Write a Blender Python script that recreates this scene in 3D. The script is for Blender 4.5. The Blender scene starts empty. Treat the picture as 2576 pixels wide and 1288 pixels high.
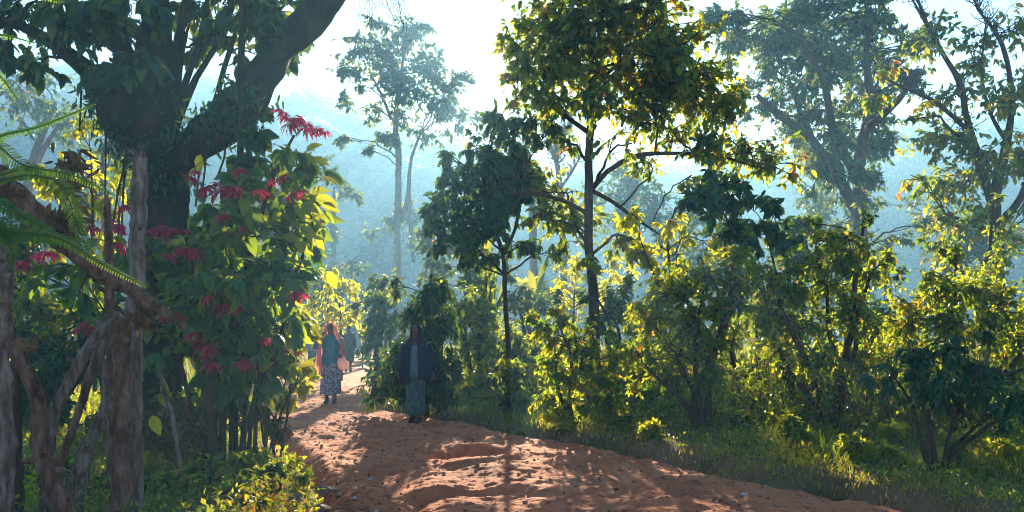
import bpy, math, random
import numpy as np
from mathutils import Vector, Matrix

# ------------------------------------------------------------------ camera, world, sun, exposure
SC = bpy.context.scene
COL = SC.collection
EYE = 1.55                      # camera height above the road
FQ = 2231.4                     # focal length in photograph units (2576 wide)
cam_d = bpy.data.cameras.new('camera')
cam_d.sensor_width = 36.0
cam_d.lens = 36.0 * FQ / 2576.0
cam_d.shift_y = (830 - 644) / 2576.0
cam_d.clip_start = 0.05
cam_d.clip_end = 2000
cam = bpy.data.objects.new('camera', cam_d)
COL.objects.link(cam)
cam.location = (0, 0, EYE)
cam.rotation_euler = (math.radians(90), 0, 0)
SC.camera = cam

SUN_DIR = Vector(((1262 - 1288) / FQ, 1.0, (830 - 165) / FQ)).normalized()   # towards the sun
SUN_EL = math.asin(SUN_DIR.z)
SUN_AZ = math.atan2(SUN_DIR.x, SUN_DIR.y)
world = bpy.data.worlds.new('World')
SC.world = world
world.use_nodes = True
wn = world.node_tree.nodes
wl = world.node_tree.links
wn.clear()
wo = wn.new('ShaderNodeOutputWorld')
bg = wn.new('ShaderNodeBackground')
sky = wn.new('ShaderNodeTexSky')
sky.sky_type = 'NISHITA'
sky.sun_disc = False
sky.sun_elevation = SUN_EL
sky.sun_rotation = SUN_AZ
sky.altitude = 1500
sky.air_density = 1.0
sky.dust_density = 0.25
sky.ozone_density = 3.0
bg.inputs['Strength'].default_value = 0.05
wl.new(sky.outputs[0], bg.inputs[0])
wl.new(bg.outputs[0], wo.inputs[0])

sun_d = bpy.data.lights.new('sun', 'SUN')
sun_d.energy = 5.0
sun_d.angle = math.radians(0.5)
sun_d.color = (1.0, 0.80, 0.56)
sun = bpy.data.objects.new('sun', sun_d)
COL.objects.link(sun)
sun.location = (0, 0, 60)
sun.rotation_euler = (-SUN_DIR).to_track_quat('-Z', 'Y').to_euler()

vs = SC.view_settings
vs.view_transform = 'Standard'
vs.look = 'None'
vs.gamma = 1.0
vs.use_curve_mapping = False
vs.exposure = 2.45
SC.render.engine = 'CYCLES'
cy = SC.cycles
cy.use_denoising = True
cy.max_bounces = 8
cy.diffuse_bounces = 4
cy.glossy_bounces = 2
cy.transmission_bounces = 6
cy.volume_bounces = 2
cy.transparent_max_bounces = 6
cy.sample_clamp_indirect = 4.0
cy.pixel_filter_type = 'BLACKMAN_HARRIS'
cy.filter_width = 1.05
HAZE_DENSITY = 0.0019
HAZE_G = 0.45

# ------------------------------------------------------------------ helpers
def P(x, y, d):
    """photograph position (2576 x 1288 units) at depth d metres -> world point"""
    return np.array([(x - 1288.0) / FQ * d, d, EYE + (830.0 - y) / FQ * d])

def PX(px, d):
    return px / FQ * d

_lat = np.random.default_rng(5).random((256, 256))
def vnoise(x, y):
    x = np.asarray(x, float); y = np.asarray(y, float)
    xi = np.floor(x).astype(int); yi = np.floor(y).astype(int)
    fx = x - xi; fy = y - yi
    fx = fx * fx * (3 - 2 * fx); fy = fy * fy * (3 - 2 * fy)
    a = _lat[xi & 255, yi & 255]; b = _lat[(xi + 1) & 255, yi & 255]
    c = _lat[xi & 255, (yi + 1) & 255]; d = _lat[(xi + 1) & 255, (yi + 1) & 255]
    return (a * (1 - fx) + b * fx) * (1 - fy) + (c * (1 - fx) + d * fx) * fy - 0.5

def fbm(x, y, o=4, lac=2.1, gain=0.5):
    s = 0; a = 1.0; x = np.asarray(x, float); y = np.asarray(y, float)
    for i in range(o):
        s = s + a * vnoise(x + 17.3 * i, y + 9.1 * i)
        x = x * lac; y = y * lac; a *= gain
    return s

def unit(a):
    a = np.asarray(a, float)
    return a / np.maximum(np.linalg.norm(a, axis=-1, keepdims=True), 1e-9)

def smooth(a, b, x):
    t = np.clip((np.asarray(x, float) - a) / (b - a), 0, 1)
    return t * t * (3 - 2 * t)

def spline(pts, n):
    """Catmull-Rom through rows of pts (any number of columns)"""
    p = np.asarray(pts, float)
    if len(p) == 2:
        t = np.linspace(0, 1, n)[:, None]
        return p[0] * (1 - t) + p[1] * t
    q = np.vstack([2 * p[0] - p[1], p, 2 * p[-1] - p[-2]])
    m = len(p) - 1
    out = []
    for s in np.linspace(0, m, n):
        i = min(int(s), m - 1); t = s - i
        a, b, c, d = q[i], q[i + 1], q[i + 2], q[i + 3]
        out.append(0.5 * ((2 * b) + (-a + c) * t + (2 * a - 5 * b + 4 * c - d) * t * t + (-a + 3 * b - 3 * c + d) * t ** 3))
    return np.array(out)

class MB:
    """collects vertices and faces, builds ONE mesh object"""
    def __init__(s):
        s.v = []; s.f = []; s.var = []; s.n = 0
    def add(s, v, faces, var=0.5):
        v = np.asarray(v, float).reshape(-1, 3)
        for f in (faces if isinstance(faces, list) else [faces]):
            f = np.asarray(f, int)
            if f.size:
                s.f.append(f + s.n)
        s.v.append(v)
        s.var.append(np.broadcast_to(np.asarray(var, float), (len(v),)))
        s.n += len(v)
        return s
    def mesh(s, name, origin=(0, 0, 0), smooth_shade=False):
        me = bpy.data.meshes.new(name)
        v = np.vstack(s.v) - np.asarray(origin, float)
        me.vertices.add(len(v))
        me.vertices.foreach_set('co', v.astype(np.float32).ravel())
        sizes = np.concatenate([np.full(len(f), f.shape[1], int) for f in s.f])
        loops = np.concatenate([f.ravel() for f in s.f])
        me.loops.add(len(loops))
        me.loops.foreach_set('vertex_index', loops.astype(np.int32))
        me.polygons.add(len(sizes))
        st = np.concatenate([[0], np.cumsum(sizes)[:-1]])
        me.polygons.foreach_set('loop_start', st.astype(np.int32))
        if smooth_shade:
            me.polygons.foreach_set('use_smooth', np.ones(len(sizes), dtype=bool))
        at = me.attributes.new('var', 'FLOAT', 'POINT')
        at.data.foreach_set('value', np.concatenate(s.var).astype(np.float32))
        me.update(calc_edges=True)
        me.validate()
        return me
    def build(s, name, mat, parent=None, smooth_shade=False, kind=None, origin=None):
        o0 = tuple(parent.location) if parent is not None and origin is None else (origin or (0, 0, 0))
        me = s.mesh(name, o0, smooth_shade)
        me.materials.append(mat)
        o = bpy.data.objects.new(name, me)
        COL.objects.link(o)
        if parent is not None:
            o.parent = parent
        else:
            o.location = o0
        if kind:
            o['kind'] = kind
        return o

def thing(name, label, cat, loc=(0, 0, 0), group=None):
    o = bpy.data.objects.new(name, None)
    COL.objects.link(o)
    o.empty_display_size = 0.2
    o.location = tuple(float(c) for c in loc)
    o['label'] = label; o['category'] = cat
    if group: o['group'] = group
    return o

def tag(o, label, cat, group=None):
    o['label'] = label; o['category'] = cat
    if group: o['group'] = group
    return o

def tube(pts, rad, seg=8, rough=0.0, rng=None, cap=True, squash=None):
    """one tapered tube -> verts, [quads, caps]"""
    p = np.asarray(pts, float); r = np.asarray(rad, float); n = len(p)
    t = unit(np.gradient(p, axis=0))
    up = np.array([0, 0, 1.0]) if abs(t[0][2]) < 0.9 else np.array([0, 1.0, 0])
    a = unit(np.cross(t[0], up))
    fr = []
    for i in range(n):
        a = unit(a - t[i] * np.dot(a, t[i]))
        fr.append((a, np.cross(t[i], a)))
    ang = np.linspace(0, 2 * np.pi, seg, endpoint=False)
    V = np.zeros((n, seg, 3))
    for i in range(n):
        rr = np.full(seg, r[i])
        if rough:
            k = ang * 1.6
            rr = rr * (1 + rough * fbm(np.cos(ang) * 1.3 + 7 + i * 0.37, np.sin(ang) * 1.3 + i * 0.21 + 3, 3) * 2)
        V[i] = p[i] + np.outer(np.cos(ang) * rr, fr[i][0]) + np.outer(np.sin(ang) * rr, fr[i][1])
    idx = np.arange(n * seg).reshape(n, seg)
    q = np.stack([idx[:-1], np.roll(idx[:-1], -1, 1), np.roll(idx[1:], -1, 1), idx[1:]], -1).reshape(-1, 4)
    f = [q]
    if cap:
        f.append(idx[0][::-1][None]); f.append(idx[-1][None])
    return V.reshape(-1, 3), f

def batch_tubes(mb, Pts, R, seg=3, var=0.5):
    """N thin twigs at once; Pts (N,k,3), R (N,k)"""
    N, k, _ = Pts.shape
    if N == 0: return
    t = unit(np.gradient(Pts, axis=1))
    ref = np.tile(np.array([0.31, 0.77, 0.55]), (N, k, 1))
    a = unit(np.cross(t, ref)); b = np.cross(t, a)
    ang = np.linspace(0, 2 * np.pi, seg, endpoint=False)
    V = Pts[:, :, None, :] + R[:, :, None, None] * (np.cos(ang)[None, None, :, None] * a[:, :, None, :] + np.sin(ang)[None, None, :, None] * b[:, :, None, :])
    idx = np.arange(N * k * seg).reshape(N, k, seg)
    q = np.stack([idx[:, :-1], np.roll(idx[:, :-1], -1, 2), np.roll(idx[:, 1:], -1, 2), idx[:, 1:]], -1).reshape(-1, 4)
    mb.add(V.reshape(-1, 3), q, var)

def leaf_tmpl(st, w, fold=0.25, curl=0.15):
    """leaf of length 1 along +Y; st = inner stations, w = half width at each"""
    v = [(0, 0, 0)]
    for y, h in zip(st, w):
        z = -curl * y * y
        v += [(-h, y, z + fold * h), (0, y, z), (h, y, z + fold * h)]
    v.append((0, 1, -curl * 1.25))
    tri = [(0, 2, 1), (0, 3, 2)]; quad = []
    for i in range(len(st) - 1):
        a = 1 + 3 * i; b = a + 3
        quad += [(a, a + 1, b + 1, b), (a + 1, a + 2, b + 2, b + 1)]
    a = 1 + 3 * (len(st) - 1); t = len(v) - 1
    tri += [(a, a + 1, t), (a + 1, a + 2, t)]
    return np.array(v, float), np.array(tri), np.array(quad).reshape(-1, 4)

L_FAR = leaf_tmpl([.42], [.26], .3, .12)
L_MID = leaf_tmpl([.25, .65], [.21, .2], .3, .18)
L_LANCE = leaf_tmpl([.25, .65], [.13, .115], .3, .3)
L_NEAR = leaf_tmpl([.14, .4, .7], [.2, .28, .19], .28, .22)
L_BRACT = leaf_tmpl([.25, .6], [.085, .095], .22, .35)
L_PINNA = leaf_tmpl([.3, .75], [.10, .085], .1, .12)

def leaf_basis(d, n):
    y = unit(d)
    n = np.asarray(n, float)
    z = unit(n - y * np.sum(n * y, -1, keepdims=True))
    x = np.cross(y, z)
    return x, y, z

def add_leaves(mb, tm, pos, d, n, size, var, wscale=1.0):
    v, tri, quad = tm
    N = len(pos)
    if N == 0: return
    x, y, z = leaf_basis(d, n)
    s = np.broadcast_to(np.asarray(size, float), (N,))[:, None, None]
    V = pos[:, None, :] + s * (v[None, :, 0, None] * wscale * x[:, None, :] + v[None, :, 1, None] * y[:, None, :] + v[None, :, 2, None] * z[:, None, :])
    off = (np.arange(N) * len(v))[:, None, None]
    fs = [(tri[None] + off).reshape(-1, 3)]
    if len(quad): fs.append((quad[None] + off).reshape(-1, 4))
    mb.add(V.reshape(-1, 3), fs, np.repeat(np.broadcast_to(np.asarray(var, float), (N,)), len(v)))

# ------------------------------------------------------------------ materials
def new_mat(name):
    m = bpy.data.materials.new(name)
    m.use_nodes = True
    nt = m.node_tree
    nt.nodes.clear()
    out = nt.nodes.new('ShaderNodeOutputMaterial')
    return m, nt, out

def ramp(nt, cols):
    r = nt.nodes.new('ShaderNodeValToRGB')
    e = r.color_ramp.elements
    while len(e) > 1: e.remove(e[-1])
    e[0].position = cols[0][0]; e[0].color = (*cols[0][1], 1)
    for p, c in cols[1:]:
        k = e.new(p); k.color = (*c, 1)
    return r

def leaf_mat(name, refl, trans, fac=0.5, rough=0.42, spec=0.16):
    m, nt, out = new_mat(name)
    at = nt.nodes.new('ShaderNodeAttribute'); at.attribute_name = 'var'
    r1 = ramp(nt, refl); r2 = ramp(nt, trans)
    nt.links.new(at.outputs['Fac'], r1.inputs[0]); nt.links.new(at.outputs['Fac'], r2.inputs[0])
    p = nt.nodes.new('ShaderNodeBsdfPrincipled')
    p.inputs['Roughness'].default_value = rough
    p.inputs['Specular IOR Level'].default_value = spec
    nt.links.new(r1.outputs[0], p.inputs['Base Color'])
    t = nt.nodes.new('ShaderNodeBsdfTranslucent')
    nt.links.new(r2.outputs[0], t.inputs[0])
    mx = nt.nodes.new('ShaderNodeMixShader'); mx.inputs[0].default_value = fac
    nt.links.new(p.outputs[0], mx.inputs[1]); nt.links.new(t.outputs[0], mx.inputs[2])
    nt.links.new(mx.outputs[0], out.inputs[0])
    return m

def noise_mat(name, cols, scale=(6, 6, 6), detail=8, rough=0.9, bump=0.4, bump_scale=None, spec=0.05, dist=0.02, trans=None):
    m, nt, out = new_mat(name)
    tc = nt.nodes.new('ShaderNodeTexCoord')
    mp = nt.nodes.new('ShaderNodeMapping'); mp.inputs['Scale'].default_value = scale
    nt.links.new(tc.outputs['Object'], mp.inputs[0])
    n = nt.nodes.new('ShaderNodeTexNoise'); n.inputs['Scale'].default_value = 1.0
    n.inputs['Detail'].default_value = detail; n.inputs['Roughness'].default_value = 0.62
    nt.links.new(mp.outputs[0], n.inputs['Vector'])
    r = ramp(nt, cols)
    nt.links.new(n.outputs['Fac'], r.inputs[0])
    p = nt.nodes.new('ShaderNodeBsdfPrincipled')
    p.inputs['Roughness'].default_value = rough
    p.inputs['Specular IOR Level'].default_value = spec
    nt.links.new(r.outputs[0], p.inputs['Base Color'])
    if bump:
        n2 = nt.nodes.new('ShaderNodeTexNoise'); n2.inputs['Scale'].default_value = bump_scale or 2.5
        n2.inputs['Detail'].default_value = 8
        nt.links.new(mp.outputs[0], n2.inputs['Vector'])
        b = nt.nodes.new('ShaderNodeBump'); b.inputs['Strength'].default_value = bump; b.inputs['Distance'].default_value = dist
        nt.links.new(n2.outputs['Fac'], b.inputs['Height'])
        nt.links.new(b.outputs[0], p.inputs['Normal'])
    sh = p
    if trans:
        t = nt.nodes.new('ShaderNodeBsdfTranslucent'); t.inputs[0].default_value = (*trans[0], 1)
        mx = nt.nodes.new('ShaderNodeMixShader'); mx.inputs[0].default_value = trans[1]
        nt.links.new(p.outputs[0], mx.inputs[1]); nt.links.new(t.outputs[0], mx.inputs[2]); sh = mx
    nt.links.new(sh.outputs[0], out.inputs[0])
    return m

M = {}
M['leaf_tree'] = leaf_mat('tree_leaf', [(0, (0.008, 0.080, 0.058)), (.6, (0.020, 0.128, 0.072)), (.93, (0.096, 0.170, 0.046)), (1, (0.400, 0.144, 0.055))],
                          [(0, (.14, .26, .015)), (.5, (.42, .46, .02)), (.9, (.75, .62, .02)), (1, (.85, .25, .05))], .6)
M['leaf_far'] = leaf_mat('far_tree_leaf', [(0, (0.010, 0.085, 0.065)), (.7, (0.022, 0.130, 0.078)), (.97, (0.105, 0.165, 0.052)), (1, (0.375, 0.170, 0.052))],
                         [(0, (.08, .17, .03)), (.6, (.2, .27, .03)), (.95, (.45, .42, .03)), (1, (.65, .3, .05))], .45)
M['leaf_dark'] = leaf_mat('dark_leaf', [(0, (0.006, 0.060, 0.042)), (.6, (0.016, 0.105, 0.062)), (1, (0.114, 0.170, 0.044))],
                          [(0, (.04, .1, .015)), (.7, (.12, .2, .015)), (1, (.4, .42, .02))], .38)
M['leaf_shrub'] = leaf_mat('shrub_leaf', [(0, (0.008, 0.080, 0.050)), (.6, (0.022, 0.130, 0.058)), (.95, (0.096, 0.170, 0.046)), (1, (0.448, 0.170, 0.037))],
                           [(0, (.14, .28, .015)), (.5, (.42, .48, .015)), (.92, (.78, .64, .015)), (1, (.9, .38, .03))], .66, .36, .3)
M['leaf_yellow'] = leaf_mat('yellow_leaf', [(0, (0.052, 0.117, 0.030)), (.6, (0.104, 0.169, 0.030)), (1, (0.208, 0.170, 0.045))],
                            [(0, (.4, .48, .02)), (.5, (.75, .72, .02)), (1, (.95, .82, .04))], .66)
M['leaf_poin'] = leaf_mat('poinsettia_leaf', [(0, (0.008, 0.080, 0.055)), (.6, (0.020, 0.126, 0.066)), (1, (0.119, 0.170, 0.039))],
                          [(0, (.10, .24, .02)), (.6, (.35, .45, .02)), (1, (.72, .68, .02))], .5, .38, .18)
M['bract'] = leaf_mat('red_bract', [(0, (.16, .003, .03)), (.7, (.36, .008, .07)), (1, (.5, .05, .1))], [(0, (.5, .005, .06)), (1, (.9, .04, .14))], .42, .5, .3)
M['leaf_frond'] = leaf_mat('frond_leaf', [(0, (.02, .09, .03)), (1, (.07, .15, .02))], [(0, (.10, .26, .015)), (.6, (.25, .42, .015)), (1, (.55, .6, .02))], .5)
M['leaf_dead'] = leaf_mat('dead_leaf', [(0, (.05, .025, .015)), (1, (.18, .09, .04))], [(0, (.08, .03, .01)), (1, (.3, .14, .04))], .25, .8, .1)
M['grass'] = leaf_mat('grass_blade', [(0, (0.024, 0.096, 0.034)), (.55, (0.072, 0.144, 0.041)), (1, (0.384, 0.170, 0.110))],
                      [(0, (.15, .3, .02)), (.55, (.45, .45, .03)), (1, (.9, .6, .12))], .55, .5, .3)
M['leaf_hill'] = leaf_mat('hill_leaf', [(0, (.03, .07, .05)), (1, (.045, .09, .05))], [(0, (.05, .09, .04)), (1, (.08, .12, .05))], .2, .9, 0)
M['bark'] = noise_mat('bark', [(.3, (.025, .018, .014)), (.55, (.065, .042, .03)), (.8, (.12, .08, .058))], (14, 14, 4), bump=.8, dist=.02)
M['bark_moss'] = noise_mat('mossy_bark', [(.38, (.006, .016, .014)), (.52, (.014, .024, .02)), (.62, (.06, .034, .024)), (.8, (.10, .055, .038))], (5, 5, 2.5), bump=.9, dist=.04)
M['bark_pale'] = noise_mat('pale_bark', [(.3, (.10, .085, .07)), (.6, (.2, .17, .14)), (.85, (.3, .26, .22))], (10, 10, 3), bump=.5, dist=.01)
M['wood_grey'] = noise_mat('weathered_wood', [(.32, (.04, .026, .022)), (.48, (.17, .11, .09)), (.56, (.24, .175, .15)), (.72, (.36, .28, .24))], (24, 24, 5), bump=1.0, dist=.04)
M['wood_brown'] = noise_mat('brown_wood', [(.32, (.03, .016, .012)), (.47, (.13, .06, .04)), (.56, (.2, .105, .075)), (.75, (.32, .22, .17))], (18, 18, 5), bump=1.0, dist=.04)
M['straw'] = noise_mat('straw', [(.3, (.16, .09, .045)), (.8, (.36, .23, .12))], (30, 30, 30), bump=.3)
M['rock'] = noise_mat('rock', [(.3, (.15, .09, .075)), (.55, (.27, .18, .15)), (.8, (.38, .29, .25))], (7, 7, 7), bump=.5, dist=.01)
M['ground'] = noise_mat('soil_and_turf', [(.3, (.07, .06, .03)), (.5, (.15, .095, .05)), (.7, (.24, .125, .07))], (1.3, 1.3, 1.3), bump=.6, dist=.05)
M['hill'] = noise_mat('hill_ground', [(.3, (.02, .045, .03)), (.6, (.04, .07, .035)), (.85, (.06, .08, .04))], (.2, .2, .2), bump=0)

def path_mat():
    m, nt, out = new_mat('red_dirt')
    N = nt.nodes.new; L = nt.links.new
    tc = N('ShaderNodeTexCoord')
    def noise(sc, det=8, ro=.6):
        n = N('ShaderNodeTexNoise'); n.inputs['Scale'].default_value = sc; n.inputs['Detail'].default_value = det
        n.inputs['Roughness'].default_value = ro; L(tc.outputs['Object'], n.inputs['Vector']); return n
    a = noise(.9); b = noise(9, 10, .7); c = noise(60, 6, .7)
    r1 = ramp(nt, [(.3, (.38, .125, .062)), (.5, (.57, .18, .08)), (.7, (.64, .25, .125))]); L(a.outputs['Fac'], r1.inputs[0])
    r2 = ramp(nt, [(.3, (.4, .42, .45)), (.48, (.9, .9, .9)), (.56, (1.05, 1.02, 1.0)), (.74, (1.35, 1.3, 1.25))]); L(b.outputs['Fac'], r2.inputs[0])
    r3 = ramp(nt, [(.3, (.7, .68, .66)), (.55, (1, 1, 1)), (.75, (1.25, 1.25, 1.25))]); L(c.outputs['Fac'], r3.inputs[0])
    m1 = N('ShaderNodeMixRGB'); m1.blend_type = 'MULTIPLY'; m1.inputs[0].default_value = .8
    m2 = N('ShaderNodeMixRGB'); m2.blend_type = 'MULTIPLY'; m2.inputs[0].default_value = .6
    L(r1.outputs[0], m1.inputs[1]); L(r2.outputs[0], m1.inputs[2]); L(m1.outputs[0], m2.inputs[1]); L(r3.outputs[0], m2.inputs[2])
    p = N('ShaderNodeBsdfPrincipled'); p.inputs['Roughness'].default_value = .85; p.inputs['Specular IOR Level'].default_value = .1
    L(m2.outputs[0], p.inputs['Base Color'])
    add = N('ShaderNodeMath'); add.operation = 'MULTIPLY_ADD'; add.inputs[1].default_value = .35
    L(c.outputs['Fac'], add.inputs[0]); L(b.outputs['Fac'], add.inputs[2])
    bp = N('ShaderNodeBump'); bp.inputs['Strength'].default_value = .8; bp.inputs['Distance'].default_value = .05
    L(add.outputs[0], bp.inputs['Height']); L(bp.outputs[0], p.inputs['Normal'])
    L(p.outputs[0], out.inputs[0])
    return m
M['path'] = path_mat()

def plain(name, col, rough=.8, spec=.25, trans=None, noise=.25, scale=8):
    c0 = tuple(max(0, k * (1 - noise)) for k in col); c1 = tuple(min(1, k * (1 + noise)) for k in col)
    return noise_mat(name, [(.35, c0), (.65, c1)], (scale, scale, scale), rough=rough, spec=spec, bump=.15, trans=trans)

# ------------------------------------------------------------------ ground, path, hill
EY = np.array([2.0, 5.0, 7.5, 9.35, 12.0, 14.9, 18.0, 22, 27.0, 34.0, 45.0, 63.0, 80.])
EL = np.array([-1.2, -1.35, -1.6, -2.0, -3.0, -4.3, -5.2, -6.1, -7.1, -8.4, -10.0, -12.0, -14.])
ER = np.array([6.2, 5.0, 3.8, 2.55, 1.25, -.7, -2.7, -3.5, -4.2, -5.3, -7.0, -9.7, -11.7])
_yy = np.linspace(2, 80, 800)
def _sm(a):
    b = np.interp(_yy, EY, a); k = np.ones(13) / 13
    return np.convolve(np.pad(b, 6, mode='edge'), k, 'valid')
_el, _er = _sm(EL), _sm(ER)
def path_edges(y): return np.interp(y, _yy, _el), np.interp(y, _yy, _er)
def path_t(x, y):
    """0 at the left edge, 1 at the right edge"""
    l, r = path_edges(y); return (x - l) / (r - l)

def ground_z(x, y):
    x = np.asarray(x, float); y = np.asarray(y, float)
    z = .10 * fbm(x * .35, y * .35, 4) + .03 * fbm(x * 2, y * 2, 3)
    l, r = path_edges(y)
    dr = x - r; dl = l - x
    out = np.maximum(dr, dl)                       # distance outside the path
    bank = .10 * smooth(.0, .5, out) + .12 * smooth(.3, 3, out)
    dip = -.45 * smooth(.25, -.15, out)
    return z * smooth(-.2, 1.0, out) + np.where(out > -.3, bank, 0) + dip * (y < 78)

def path_z(x, y):
    x = np.asarray(x, float); y = np.asarray(y, float)
    t = path_t(x, y)
    near = smooth(40, 14, y)
    z = .05 * fbm(x * .8, y * .9, 4) + near * (.036 * fbm(x * 1.6 + 5 + y * .5, y * 3.6 - x * .9, 5, gain=.62) + .03 * np.clip(fbm(x * 9, y * 9 + 7, 3) - .12, 0, 1) + .028 * np.abs(fbm(x * 5, y * 9 + 3, 4, gain=.6)) + .01 * fbm(x * 14, y * 18, 3, gain=.7))
    z = z + .03 * np.cos((t - .5) * 2 * np.pi * 1.0) * near
    def bowl(cx, cy, rx, ry, dep):
        q = np.sqrt(((x - cx) / rx) ** 2 + ((y - cy) / ry) ** 2) + .35 * fbm(x * 3, y * 3, 3)
        return -dep * smooth(1.08, .74, q) + dep * .3 * np.exp(-((q - 1.3) / .22) ** 2)
    z = z + bowl(-.52, 10.75, .46, .5, .19) + bowl(-.25, 8.35, .8, .4, .06) + bowl(1.0, 7.5, .8, .45, .04) + bowl(-2.0, 13.6, .8, .5, .06)
    for tr in (.34, .68):                          # worn wheel tracks
        z = z - .045 * np.exp(-((t - tr + .03 * fbm(y * .5, tr * 9, 2)) / .055) ** 2) * near
    # eroded gully along the left edge
    z = z - .10 * np.exp(-((x - (path_edges(y)[0] + .75)) / .35) ** 2) * smooth(13, 9, y)
    edge = np.minimum(t, 1 - t) * (path_edges(y)[1] - path_edges(y)[0])
    return z - .22 * smooth(.28, -.05, edge)

def grid_mesh(X, Y, Z):
    n, m = X.shape
    idx = np.arange(n * m).reshape(n, m)
    q = np.stack([idx[:-1, :-1], idx[:-1, 1:], idx[1:, 1:], idx[1:, :-1]], -1).reshape(-1, 4)
    return np.stack([X, Y, Z], -1).reshape(-1, 3), q

gx = np.unique(np.concatenate([np.linspace(-16, 12, 200), np.linspace(-255, -16, 60), np.linspace(12, 255, 60)]))
gy = np.unique(np.concatenate([np.linspace(-18, 2, 20), np.linspace(2, 30, 190), np.linspace(30, 85, 90), np.linspace(85, 290, 40)]))
GX, GY = np.meshgrid(gx, gy)
mb = MB(); mb.add(*grid_mesh(GX, GY, ground_z(GX, GY)))
ground = mb.build('ground', M['ground'], smooth_shade=True, kind='structure')

ys = [2.2]
while ys[-1] < 78: ys.append(ys[-1] + (.028 if ys[-1] < 6 else max(.022, .0022 * ys[-1] ** 1.15)))
ys = np.array(ys)
TT, PY = np.meshgrid(np.linspace(-.04, 1.04, 130), ys)
le, re = path_edges(PY)
PXX = le + (re - le) * TT + .12 * fbm(PY * 1.4, TT * 2, 3)
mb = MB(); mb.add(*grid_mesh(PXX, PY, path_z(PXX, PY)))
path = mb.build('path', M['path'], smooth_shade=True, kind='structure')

# wooded hill that closes the view
HX = np.array([-260, -133, -95, -62, -50, -30, 0, 42, 73, 104, 133, 260.])
HZ = np.array([62, 61, 60, 59, 57, 50, 40, 36, 40, 48, 51, 51.])
X, Y = np.meshgrid(np.linspace(-240, 240, 200), np.linspace(118, 280, 80))
def hill_z(x, y):
    return np.interp(x, HX, HZ) * smooth(120, 232, y) * (1 + .12 * fbm(x * .02, y * .02, 3)) + 2.5 * fbm(x * .1, y * .1, 3) - 1.4
mb = MB(); mb.add(*grid_mesh(X, Y, hill_z(X, Y)))
mb.build('hill', M['hill'], smooth_shade=True, kind='structure')
rng = np.random.default_rng(77)
mb = MB(); tw = MB()
n = 1900
hx = rng.uniform(-165, 165, n); hy = rng.uniform(128, 236, n); hz = hill_z(hx, hy)
cr = rng.uniform(2.2, 5.0, n)
for k in range(n):
    m_ = 90
    c = np.array([hx[k], hy[k], hz[k] + cr[k] * 1.3])
    q = unit(rng.normal(size=(m_, 3))) * (rng.uniform(.4, 1.05, (m_, 1))) * cr[k] * np.array([1, 1, 1.1])
    nq = unit(q) + rng.normal(size=(m_, 3)) * .12 + [0, 0, .25]
    q[:, 2] += rng.uniform(-.2, .5)
    add_leaves(mb, L_FAR, c + q, np.cross(nq, rng.normal(size=(m_, 3))), nq, rng.uniform(.6, 1.3, m_), rng.random(m_) * .2 + rng.random() * .7)
o = mb.build('hillside_forest', M['leaf_hill'], kind='stuff')
tag(o, 'blue hazy wooded hillside closing the view behind the trees', 'forest')

# ------------------------------------------------------------------ plant growing
def resample(poly, n=24):
    return spline(np.asarray(poly, float), n)

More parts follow.
